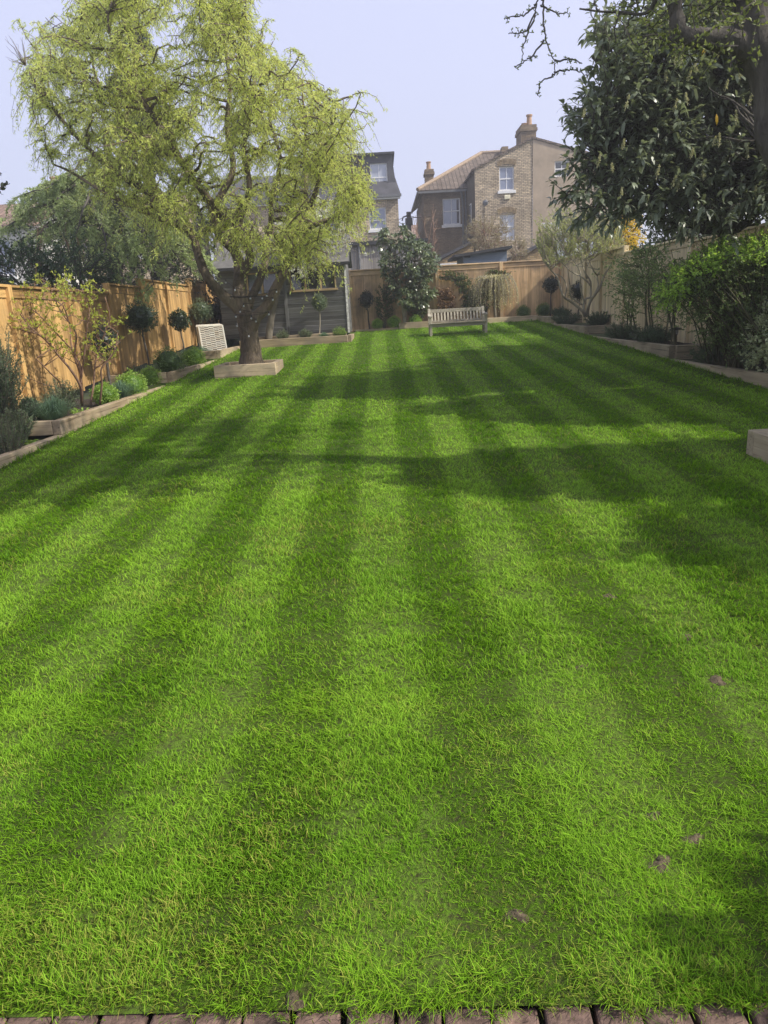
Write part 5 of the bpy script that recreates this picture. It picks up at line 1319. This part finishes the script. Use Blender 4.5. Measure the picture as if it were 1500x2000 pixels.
# ------------------------------------------------------------------ right bed
def pale_tree():
    X = 4.95; b0 = atx(1141, 617, X); Yl = b0[1]; b0[2] = 1.0
    t = thing('pale_stemmed_tree', 'vase shaped bare stemmed tree with tiny leaves in far right bed', 'tree', tuple(b0)); q, lf = B(), B(); sk, rk = [], []
    z6 = lambda L: [(1000+x/6., 400+y/6.) for x, y in L]
    st = [(z6([(850, 1300), (820, 1240), (700, 1140), (610, 1080), (560, 950), (530, 850), (430, 740)]), .055), (z6([(880, 1300), (890, 1220), (930, 1110), (1030, 970), (1080, 830), (1150, 720), (1200, 620)]), .06), (z6([(850, 1290), (840, 1180), (870, 1100), (920, 1080), (920, 950), (820, 850), (690, 780), (560, 650)]), .045),
          (z6([(930, 1110), (1010, 960), (1000, 830), (1070, 730), (1110, 560)]), .038), (z6([(820, 1170), (690, 1070), (680, 950), (660, 800), (640, 690)]), .032), (z6([(860, 1160), (820, 1050), (800, 930), (800, 800), (740, 680), (650, 600)]), .034), (z6([(920, 1050), (920, 900), (860, 790), (900, 690), (970, 540)]), .034), (z6([(880, 870), (830, 720), (790, 560), (800, 440)]), .028), (z6([(620, 1080), (640, 960), (590, 850), (480, 790), (380, 680)]), .024), (z6([(1000, 830), (950, 760), (900, 620), (890, 450)]), .026)]
    for L, r in st:
        yo = random.uniform(-.5, .5); D = densify([at(x, y, Yl+yo*min(1, i/3.)) for i, (x, y) in enumerate(L)], 4); r *= .72; R = np.linspace(r, r*.35, len(D)); q.tube(D, R, 8, rough=.05); sk += list(D[len(D)//3:]); rk += list(R[len(D)//3:])
    q.build('trunk', M['pale_bark'], t, smooth=True)
    tw = B()
    pts = sample_poly([(1045, 470), (1055, 430), (1080, 408), (1120, 415), (1160, 425), (1205, 440), (1222, 465), (1210, 500), (1180, 500), (1120, 510), (1070, 520), (1055, 500)], 300)
    T = A([at(x, y, Yl+random.gauss(0, .55)) for x, y in pts])
    for P in branchy(sk, rk, T, tw, .05, .016, .005, 9, arch=-.03, sides=4):
        for _ in range(4):
            p, d = along(P, 1, .45, 1); e = p[0]+nz(d[0]+rng.normal(size=3)*.35+A([0, 0, .5]))*random.uniform(.15, .35); w_ = wiggle(p[0], e, 5, .06); tw.tube(w_, np.linspace(.005, .002, 5), 3)
            n = 11; pp, dp = along(w_, n, .2, 1); lf.leaves(pp, nz(dp+rng.normal(size=(n, 3))*.8), rng.uniform(.03, .055, n), .02)
    tw.build('branches', M['pale_bark'], t); lf.build('foliage', M['lilac_leaf'], t)
pale_tree()
# dark lollipop pair at the far corner
for lab, bx, hx, Y, r in (('shaded dark lollipop tree at the far right fence corner', (1075, 612), (1076, 556), 21.3, .22), ('shaded dark round tree behind the pale stems', (1128, 612), (1136, 568), 20.2, .30)):
    p = at(bx[0], bx[1], Y); p[2] = 1.18; hd = at(hx[0], hx[1], Y); topiary(lab, tuple(p), hd[2]-1.18, A([r, r, r]), 'darkball', .06, .025, 700, stem_mat='dark_bark', stem_r=.018, lump=.15, lean=(hd[0]-p[0], 0))
# ground level greenery on the right
for lab, x, Y, z, r, h in (('low shaded lavender at foot of the pale stemmed tree', 1105, 19.0, 1.0, .4, .4), ('low shaded lavender right of the pale stemmed tree', 1170, 17.6, 1.0, .35, .35), ('dim bush mass at front of the second right step', 1215, 14.6, .79, .4, .38), ('dim bush mass below the thin trees', 1255, 13.0, .79, .4, .34), ('dark low bush beside the right bollard light', 1285, 12.75, .79, .28, .24), ('dark low bush under the arching shrub', 1400, 10.6, .59, .4, .36), ('dim green bush in front of the variegated shrub', 1450, 9.2, .59, .34, .42), ('shaded bush at far right corner step', 1050+45, 20.6, 1.18, .3, .3)):
    xx = min(5.2, max(4.8, at(x, 640, Y)[0])); spiky(lab, (xx, Y, z), r, h, 90, 36, 'rosemary', .05, .011, name='low_bush', group='low bushes in the shaded right bed')
def thin_tree(label, base, Y, head, spread, n):
    b0 = at(base[0], base[1], Y); b0[0] = min(5.25, b0[0]); b0[2] = .8
    t = thing('thin_tree', label, 'tree', tuple(b0), 'thin leafy trees against the right fence'); q, lf = B(), B(); sk, rk = [], []
    top = at(head[0], head[1], Y); top[0] = min(top[0], 5.2)
    for k in range(4):
        D = wiggle(b0+A([random.uniform(-.15, .15), random.uniform(-.3, .3), 0]), top+A([random.uniform(-.2, .1), random.uniform(-.5, .5), random.uniform(-.3, .1)]), 12, .05); q.tube(D, np.linspace(.018, .006, 12), 5); sk += list(D[3:]); rk += [.01]*9
    for k in range(n):
        T = top+A([random.gauss(-.05, .22)*spread, random.gauss(0, .45)*spread, -abs(random.gauss(0, .55))]); P = branchy(sk, rk, [T], q, .1, .006, .002, 7, sides=3)[0]
        m_ = 14; pp, dp = along(P, m_, .3, 1); lf.leaves(pp+rng.normal(size=(m_, 3))*.05, nz(dp*.4+rng.normal(size=(m_, 3))), rng.uniform(.05, .085, m_), .028)
    q.build('stems', M['green_cane'], t); lf.build('foliage', M['dull_leaf'], t)
thin_tree('thin dark bush like tree against right fence, left of three', (1235, 655), 15.0, (1228, 520), .9, 70)
thin_tree('thin multi stemmed tree against right fence, middle of three', (1270, 660), 13.6, (1268, 478), 1.2, 110)
thin_tree('thin multi stemmed tree beside the laurel trunk, right of three', (1320, 668), 12.3, (1320, 500), 1.0, 70)
def arching():
    b0 = A([5.02, 9.9, .6]); t = thing('arching_shrub', 'arching shrub with sunlit lime green top over dark stems', 'shrub', tuple(b0)); q, lf, lf2 = B(), B(), B()
    for k in range(120):
        f = random.random(); p0 = b0+A([random.uniform(-.35, .25), random.uniform(-1.1, .9), 0])
        tx, ty = random.uniform(1290, 1530), 0
        ty = np.interp(tx, [1270, 1330, 1380, 1430, 1480, 1530], [585, 545, 505, 492, 480, 482])+random.uniform(0, 20)
        e = at(tx, ty, random.uniform(8.7, 10.4)); e[0] = min(e[0], 5.35)
        D = densify([p0, p0*.55+e*.45+A([0, 0, .22]), e*.85+p0*.15+A([0, 0, .22]), e], 4); q.tube(D, np.linspace(.012, .004, len(D)), 4)
        for j in range(7):
            pp, dp = along(D, 1, .62, 1); w_ = wiggle(pp[0], pp[0]+nz(rng.normal(size=3)+dp[0]*.5)*random.uniform(.1, .28), 5, .08); q.tube(w_, np.linspace(.004, .002, 5), 3)
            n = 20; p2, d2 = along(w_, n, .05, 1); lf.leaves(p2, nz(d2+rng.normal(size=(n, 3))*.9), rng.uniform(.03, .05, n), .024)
        for j in range(15):
            pp, dp = along(D, 1, .15, .9); w_ = wiggle(pp[0], pp[0]+nz(rng.normal(size=3)+A([0, 0, -.3]))*random.uniform(.15, .35), 5, .08); q.tube(w_, np.linspace(.004, .002, 5), 3)
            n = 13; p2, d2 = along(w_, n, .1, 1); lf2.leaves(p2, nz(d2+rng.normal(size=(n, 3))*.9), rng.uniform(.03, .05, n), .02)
    q.build('stems', M['green_cane'], t); lf.build('crown', M['sunlit_leaf'], t); lf2.build('lower_foliage', M['dull_leaf'], t)  # lit top and shaded lower leaves set apart by colour
arching()
thicket('variegated_shrub', 'pale variegated evergreen shrub at right edge of the bed', ((4.86, 8.95, 1.02), (.36, .46, .50)), 210, 'variegated', .055, .028, 28, .6, spread=.16)
# behind the right fence
thk_px('forsythia', 'bright yellow forsythia behind the right fence corner', 1220, 462, 24.5, 34, .6, 50, 240, 'forsythia', .07, .035, 26, 1.2, spread=.25)
thicket('evergreen_shrub', 'deep shaded evergreen behind the right fence below the laurel', ((7.0, 13.8, 3.0), (1.1, 2.8, 1.5)), 380, 'shade_leaf', .10, .04, 26, .8)
thicket('evergreen_shrub', 'shaded evergreen behind right fence nearest the camera', ((7.0, 9.6, 2.1), (.9, 1.9, .95)), 150, 'shade_leaf', .10, .04, 26, .7)
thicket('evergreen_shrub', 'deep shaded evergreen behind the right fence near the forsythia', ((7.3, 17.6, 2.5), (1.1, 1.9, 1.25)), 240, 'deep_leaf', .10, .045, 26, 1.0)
thk_px('tan_bush', 'tan wispy bush above the blue shed roof', 955, 464, 31., 46, .8, 32, 150, 'tan_leaf', .10, .02, 30, 2.0, spread=.5, bark='red_twig')
thk_px('tan_bush', 'small tan wispy bush right of the blue shed', 1010, 492, 31., 16, .5, 24, 50, 'tan_leaf', .09, .02, 26, 1.4, spread=.35, bark='red_twig')
# bare young tree before the recessed wall
b0 = at(835, 500, 36.); t = thing('bare_sapling', 'bare thin twigged young tree before the recessed brick wall', 'tree', (b0[0], b0[1], 1.1)); q = B()
for k in range(9):
    e = at(random.uniform(800, 855), random.uniform(400, 450), 36+random.uniform(-.5, .5)); P = wiggle((b0[0], 36, 1.2), e, 10, .04, arch=.03); q.tube(P, np.linspace(.026, .008, 10), 4)
    for _ in range(5):
        pp, dp = along(P, 1, .5, 1); q.tube(wiggle(pp[0], pp[0]+dp[0]*.35+rng.normal(size=3)*.15, 4, .05), np.linspace(.012, .006, 4), 3)
q.build('stems', M['red_twig'], t)

# ------------------------------------------------------------------ cherry laurel
def laurel():
    b0 = A([4.98, 10.6, .6]); t = thing('cherry_laurel', 'huge dark glossy laurel with pale flower spikes overhanging the right lawn', 'tree', tuple(b0))
    q, lf = B(), B(); sk, rk = [], []
    mains = [[b0, (4.9, 10.5, 1.6), (4.75, 10.3, 2.6), (4.4, 10.0, 3.6), (4.0, 9.7, 4.6), (3.7, 9.5, 5.3)], [(4.8, 10.4, 2.3), (4.1, 9.9, 2.9), (3.4, 9.6, 3.2), (2.7, 9.4, 3.3)], [(4.6, 10.2, 3.0), (3.8, 9.9, 3.6), (3.1, 9.5, 4.0), (2.6, 9.3, 4.3)], [(4.8, 10.4, 2.6), (5.3, 10.0, 3.4), (5.6, 9.6, 4.4), (5.7, 9.3, 5.2)], [(4.8, 10.4, 2.4), (4.7, 9.4, 2.9), (4.3, 8.7, 3.2), (4.0, 8.2, 3.5)], [(4.6, 10.1, 3.2), (4.6, 9.3, 4.0), (4.5, 8.6, 4.6)], [(4.8, 10.4, 2.6), (4.6, 11.2, 3.4), (4.2, 11.9, 4.1)], [(4.7, 10.3, 2.8), (5.2, 9.0, 3.1), (5.3, 8.2, 3.2)]]
    for i, Lp in enumerate(mains):
        D = densify(Lp, 4); R = np.linspace(.11 if i == 0 else .06, .02, len(D)); q.tube(D, R, 9, rough=.05); k = len(D)//3; sk += list(D[k:]); rk += list(R[k:])
    poly = [(1165, 75), (1190, 150), (1160, 205), (1132, 240), (1138, 300), (1118, 345), (1110, 372), (1128, 388), (1155, 402), (1200, 415), (1280, 428), (1400, 440), (1500, 425), (1570, 380), (1620, 250), (1620, 90), (1640, -30), (1480, -30), (1380, -20), (1320, 40), (1255, 50), (1215, 65)]
    pts = sample_poly(poly, 1350); dep = np.abs(rng.normal(size=1350))*.9
    T = A([at(x, y, 8.9+min(2.6, d)) for (x, y), d in zip(pts, dep)])
    sprays = 0
    for P in branchy(sk, rk, T, q, .08, .016, .005, 8, sides=5):
        end = P[-1]; d0 = nz(P[-1]-P[-3]+A([0, 0, .2]))
        for s_ in range(2):
            dv = nz(d0+rng.normal(size=3)*.6); ln = random.uniform(.2, .42); tw = wiggle(end-dv*.05, end+dv*ln, 6, .05); q.tube(tw, np.linspace(.006, .003, 6), 4)
            n = 13; pp, dp = along(tw, n, .05, 1.0); v0 = random.random()*.45
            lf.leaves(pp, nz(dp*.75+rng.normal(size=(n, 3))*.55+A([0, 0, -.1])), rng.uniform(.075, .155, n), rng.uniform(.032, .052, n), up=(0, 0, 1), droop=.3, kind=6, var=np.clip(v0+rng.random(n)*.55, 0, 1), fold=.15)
    # long shoots on the left silhouette
    for (x0, y0, x1, y1) in ((1195, 170, 1165, 45), (1190, 150, 1160, 55), (1180, 185, 1150, 130), (1150, 230, 1100, 225), (1150, 260, 1105, 240), (1160, 220, 1142, 160), (1150, 300, 1092, 345), (1245, 70, 1255, 45), (1200, 210, 1205, 85), (1120, 380, 1078, 395), (1135, 420, 1118, 440), (1190, 425, 1168, 448), (1330, 430, 1330, 470)):
        P = wiggle(at(x0, y0, 9.1), at(x1, y1, 9.0), 9, .04); q.tube(P, np.linspace(.008, .003, 9), 4)
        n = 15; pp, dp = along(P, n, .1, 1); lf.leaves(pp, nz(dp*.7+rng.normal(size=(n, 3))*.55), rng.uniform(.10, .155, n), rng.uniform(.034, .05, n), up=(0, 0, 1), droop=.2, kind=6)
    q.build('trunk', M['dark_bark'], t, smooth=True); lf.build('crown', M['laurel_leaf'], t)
    Z = lambda x, y: (950+x/2.727, y/2.727)
    for (x, y) in [(1010, 310), (1040, 300), (1230, 270), (1245, 260), (1215, 250), (1115, 360), (1085, 390), (1355, 385), (955, 400), (750, 540), (1010, 550), (1065, 520), (1410, 520), (1280, 450), (1215, 750), (1240, 740), (1095, 810), (1390, 805), (670, 890), (720, 1020), (1000, 960), (1020, 985), (1155, 930), (1435, 1010), (915, 910), (730, 765), (600, 850), (520, 600), (430, 890), (1330, 620)]:
        a, b_ = Z(x, y); p0 = at(a, b_, random.uniform(8.45, 8.75)); h = random.uniform(.07, .12); f = B(); n = 60
        up_ = nz(A([random.uniform(-.3, .3), random.uniform(-.3, .1), 1])); tt = rng.random(n)[:, None]; dd = nz(rng.normal(size=(n, 3)))
        f.leaves(p0+up_*(tt-.5)*h+dd*.012*(1.1-tt), dd, .016, .013); f.tube([p0-up_*h*.8, p0+up_*h*.5], [.003, .002], 4); f.build('flower_spike', M['laurel_flower'], t)
    for (x, y) in ((1145, 300), (1225, 605)):
        a, b_ = Z(x, y); f = B(); f.leaves(at(a, b_, 8.55)[None], A([[.5, 0, .8]]) if y < 400 else A([[.1, 0, -1]]), .12, .035, kind=6, up=(0, -1, 0)); o = f.build('yellow_leaf', M['forsythia'], t)
laurel()

# ------------------------------------------------------------------ overhanging tree at right (its planter stands at the right edge)
def big_tree():
    b0 = A([3.56, 5.17, .40]); t = thing('overhanging_tree', 'big dark trunked tree leaning in at top right over the laurel', 'tree', tuple(b0))
    q, lf = B(), B(); sk, rk = [], []
    P_ = lambda x, y, Y=5.4: tuple(at(x, y, Y))
    mains = [([b0, (3.60, 5.17, 1.2), (3.48, 5.2, 1.9), P_(1555, 330, 5.25), P_(1522, 215, 5.32), P_(1490, 110, 5.4), P_(1462, 10, 5.45), P_(1440, -90, 5.5), (2.2, 5.5, 4.6), (2.1, 5.4, 5.8)], .185, .08),
             ([P_(1500, 130), P_(1440, 86), P_(1395, 74), P_(1352, 74), P_(1326, 57), P_(1320, 5), P_(1326, -90, 5.3), P_(1290, -200, 5.2)], .085, .022),
             ([(2.4, 5.5, 4.2), (1.9, 5.4, 4.9), (1.4, 5.4, 5.4), (1.1, 5.4, 5.5), (.9, 5.5, 5.2), at(1060, 0, 5.5)], .08, .012),
             ([(2.3, 5.5, 4.4), (1.8, 6.0, 5.2), (1.0, 6.5, 5.9), (.1, 6.8, 6.2)], .09, .02), ([(2.2, 5.5, 4.9), (2.9, 4.6, 6.0), (3.4, 3.9, 6.6)], .10, .02), ([(2.4, 5.5, 4.2), (3.5, 6.0, 5.2), (4.4, 6.6, 6.4)], .12, .03),
             ([(2.5, 5.5, 4.0), (2.8, 4.6, 4.9), (2.7, 3.9, 5.4), (2.4, 3.4, 5.6)], .09, .02), ([P_(1326, -90, 5.3), P_(1290, -20, 5.4), P_(1262, 25, 5.5), P_(1210, 24, 5.55), P_(1170, 22, 5.6), P_(1132, 17, 5.6)], .016, .005)]
    for i, (Lp, r0, r1) in enumerate(mains):
        D = densify([A(p, float) for p in Lp], 5); R = np.linspace(r0, r1, len(D))
        kk = np.arange(len(D)); D = D+np.stack([np.sin(kk*.9+i)*R*.10, np.cos(kk*.7+i)*R*.10, np.sin(kk*.5)*R*.08], -1); R = R*(1+.07*np.sin(kk*.8+2*i)+.03*rng.normal(size=len(R)))
        q.tube(D, R, 22 if i < 2 else 8, rough=.10); k = len(D)//3
        if i > 1: sk += list(D[k:]); rk += list(R[k:])
    # burrs on the trunk
    for c_, r in (((3.5, 5.1, 1.5), .16),):
        q.sphere(c_, r, 12, 8, jit=.12)
    q.build('trunk', M['dark_bark'], t, smooth=True)
    tw = B(); Yt = 5.55
    px = [[(1060, 0), (1062, 40), (1064, 70), (1074, 98), (1082, 119), (1084, 141)], [(1049, 7), (1030, 26), (1008, 32), (988, 36)], [(1047, 22), (1030, 58), (1014, 64), (994, 66)], [(1062, 77), (1038, 110), (1022, 122), (1005, 131)], [(1043, 37), (1027, 73), (1018, 110)], [(1056, 11), (1074, 18), (1089, 26), (1106, 27)], [(1083, 119), (1111, 115), (1123, 118), (1137, 126)], [(1084, 141), (1102, 137), (1119, 136), (1146, 146)], [(1084, 141), (1076, 151), (1056, 161), (1049, 188)], [(1060, -20), (1050, 5), (1043, 37)], [(1170, 22), (1163, 8), (1160, 0)], [(1210, 24), (1200, 60), (1205, 90)], [(1240, 27), (1225, 50), (1215, 75)]]
    for L in px:
        D = densify([at(x, y, Yt+.02*i) for i, (x, y) in enumerate(L)], 5); D += rng.normal(size=D.shape)*.004
        tw.tube(D, np.linspace(.007, .003, len(D)), 5)
        n = max(4, int(np.linalg.norm(np.diff(D, axis=0), axis=1).sum()*34))
        pp, dp = along(D, n, .25, 1)
        for p0 in pp:
            e = p0+nz(rng.normal(size=3)+A([0, 0, .4]))*random.uniform(.012, .035); tw.tube([p0, e], [.003, .002], 3); m_ = 5; lf.leaves(np.tile(e, (m_, 1)), nz(rng.normal(size=(m_, 3))), rng.uniform(.010, .022, m_), .010)
    # rest of the crown above the frame
    for k in range(380):
        T = A([random.gauss(2.5, 1.3), random.gauss(5.1, 1.1), random.uniform(5.2, 7.4)])
        if T[1]-4 < (T[2]-4.6)*-.5: continue
        P = branchy(sk, rk, [T], tw, .1, .02, .004, 8, sides=4)[0]
        for _ in range(5):
            pp, dp = along(P, 1, .4, 1); w_ = wiggle(pp[0], pp[0]+nz(rng.normal(size=3)+dp[0])*random.uniform(.2, .5), 5, .1); tw.tube(w_, np.linspace(.006, .002, 5), 3)
            m_ = 14; p2, d2 = along(w_, m_, .1, 1); lf.leaves(p2, nz(rng.normal(size=(m_, 3))), rng.uniform(.04, .075, m_), .038)
    # leaf sprays low around the trunk in view
    for k in range(190):
        x, y = random.uniform(1230, 1510), random.uniform(-15, 95); p0 = at(x, y, random.uniform(5.0, 7.0)); m_ = 10
        e = p0+nz(rng.normal(size=3))*.25; w_ = wiggle(p0, e, 5, .1); tw.tube(w_, np.linspace(.005, .002, 5), 3); p2, d2 = along(w_, m_, .1, 1); lf.leaves(p2, nz(rng.normal(size=(m_, 3))), rng.uniform(.025, .05, m_), .022)
    tw.build('branches', M['dark_bark'], t); lf.build('foliage', M['lilac_dull'], t)
M['lilac_dull'] = leaf_mat('bud_leaf', (.06, .08, .025), (.20, .24, .08), .35, .5)
big_tree()
# neighbouring evergreen beyond the fence on the right, it shades the near lawn
thicket('evergreen_tree', 'broad evergreen tree beyond right fence outside the frame', ((6.9, 6.75, 4.0), (1.6, .95, 2.3)), 900, 'shade_leaf', .17, .09, 30, .5, trunk=.14, cat='tree')
thicket('evergreen_tree', 'tall evergreen tree beyond right fence shading the far lawn', ((7.6, 11.6, 4.6), (1.5, 2.3, 2.2)), 760, 'shade_leaf', .16, .085, 30, .8, trunk=.16, cat='tree')
thicket('evergreen_tree', 'rounded evergreen tree outside the frame at right of the near lawn', ((6.5, 4.1, 4.0), (1.9, .66, 1.7)), 800, 'shade_leaf', .16, .085, 30, .4, trunk=.12, cat='tree')
thicket('evergreen_tree', 'small evergreen tree outside the frame at right of the path', ((5.75, 2.75, 3.0), (.95, .55, .9)), 330, 'shade_leaf', .14, .07, 30, .3, trunk=.09, cat='tree')
thicket('evergreen_shrub', 'unseen evergreen added outside the frame to shade the near lawn corner', ((3.1, .62, 1.6), (.34, .22, .5)), 140, 'shade_leaf', .09, .045, 28, .1, trunk=.04)  # unseen shrub added to cast the near corner shadow

# scattering volume added over the gardens to imitate lens glare
m, nt, out = newmat('glare_volume')
vs = nd(nt, 'ShaderNodeVolumeScatter', {'Color': (1, 1, 1, 1), 'Density': .0040, 'Anisotropy': .5}); nt.links.new(vs.outputs[0], out.inputs[1])
M['glare_volume'] = m
q = B(); q.box(-70, 70, -12, 110, -3, 26); struct(q.build('glare_volume', M['glare_volume']))
# ------------------------------------------------------------------ light, sky, camera
sund = nz(A([1.0, -.33, .95]))
el = math.asin(sund[2]); az = math.atan2(sund[0], sund[1])
w = bpy.data.worlds.new('World'); sc.world = w; w.use_nodes = True
nt = w.node_tree; nt.nodes.clear()
sky = nt.nodes.new('ShaderNodeTexSky'); sky.sky_type = 'NISHITA'; sky.sun_disc = False
sky.sun_elevation = el; sky.sun_rotation = az; sky.air_density = 1.2; sky.dust_density = 3.0; sky.ozone_density = 1.5
tc = nt.nodes.new('ShaderNodeTexCoord'); sx = nd(nt, 'ShaderNodeSeparateXYZ', {0: (tc, 0)})
gr = ramp(nt, (sx, 2), [(0.0, (.74, .77, .90, 1)), (.12, (.695, .71, .96, 1)), (.45, (.68, .69, .94, 1)), (.75, (.52, .54, .68, 1)), (1.0, (.42, .44, .58, 1))])
bg = nd(nt, 'ShaderNodeBackground', {'Color': (sky, 0), 'Strength': .055})
bg2 = nd(nt, 'ShaderNodeBackground', {'Color': gr, 'Strength': .94})
ad = nd(nt, 'ShaderNodeAddShader', {0: (bg, 0), 1: (bg2, 0)})
ow = nt.nodes.new('ShaderNodeOutputWorld'); nt.links.new(ad.outputs[0], ow.inputs[0])
sl = bpy.data.lights.new('sun', 'SUN'); sl.energy = 5.8; sl.angle = radians(.53); sl.color = (1, .94, .83)
so = bpy.data.objects.new('sun', sl); C.objects.link(so); so.location = (20, -5, 25)
from mathutils import Vector, Matrix
so.rotation_euler = Vector(tuple(sund)).to_track_quat('Z', 'Y').to_euler()
cd = bpy.data.cameras.new('camera'); cam = bpy.data.objects.new('camera', cd); C.objects.link(cam); sc.camera = cam
cd.sensor_fit = 'VERTICAL'; cd.sensor_height = 24; cd.lens = 24*F/2000; cd.clip_start = .05; cd.clip_end = 3000
mw = Matrix(((cR[0], cU[0], -cf[0], 0), (cR[1], cU[1], -cf[1], 0), (cR[2], cU[2], -cf[2], H), (0, 0, 0, 1)))
cam.matrix_world = mw
sc.view_settings.view_transform = 'Standard'; sc.view_settings.look = 'None'; sc.view_settings.exposure = 0; sc.view_settings.gamma = 1
sc.render.engine = 'CYCLES'
sc.cycles.max_bounces = 6; sc.cycles.transparent_max_bounces = 4; sc.cycles.diffuse_bounces = 3; sc.cycles.glossy_bounces = 2
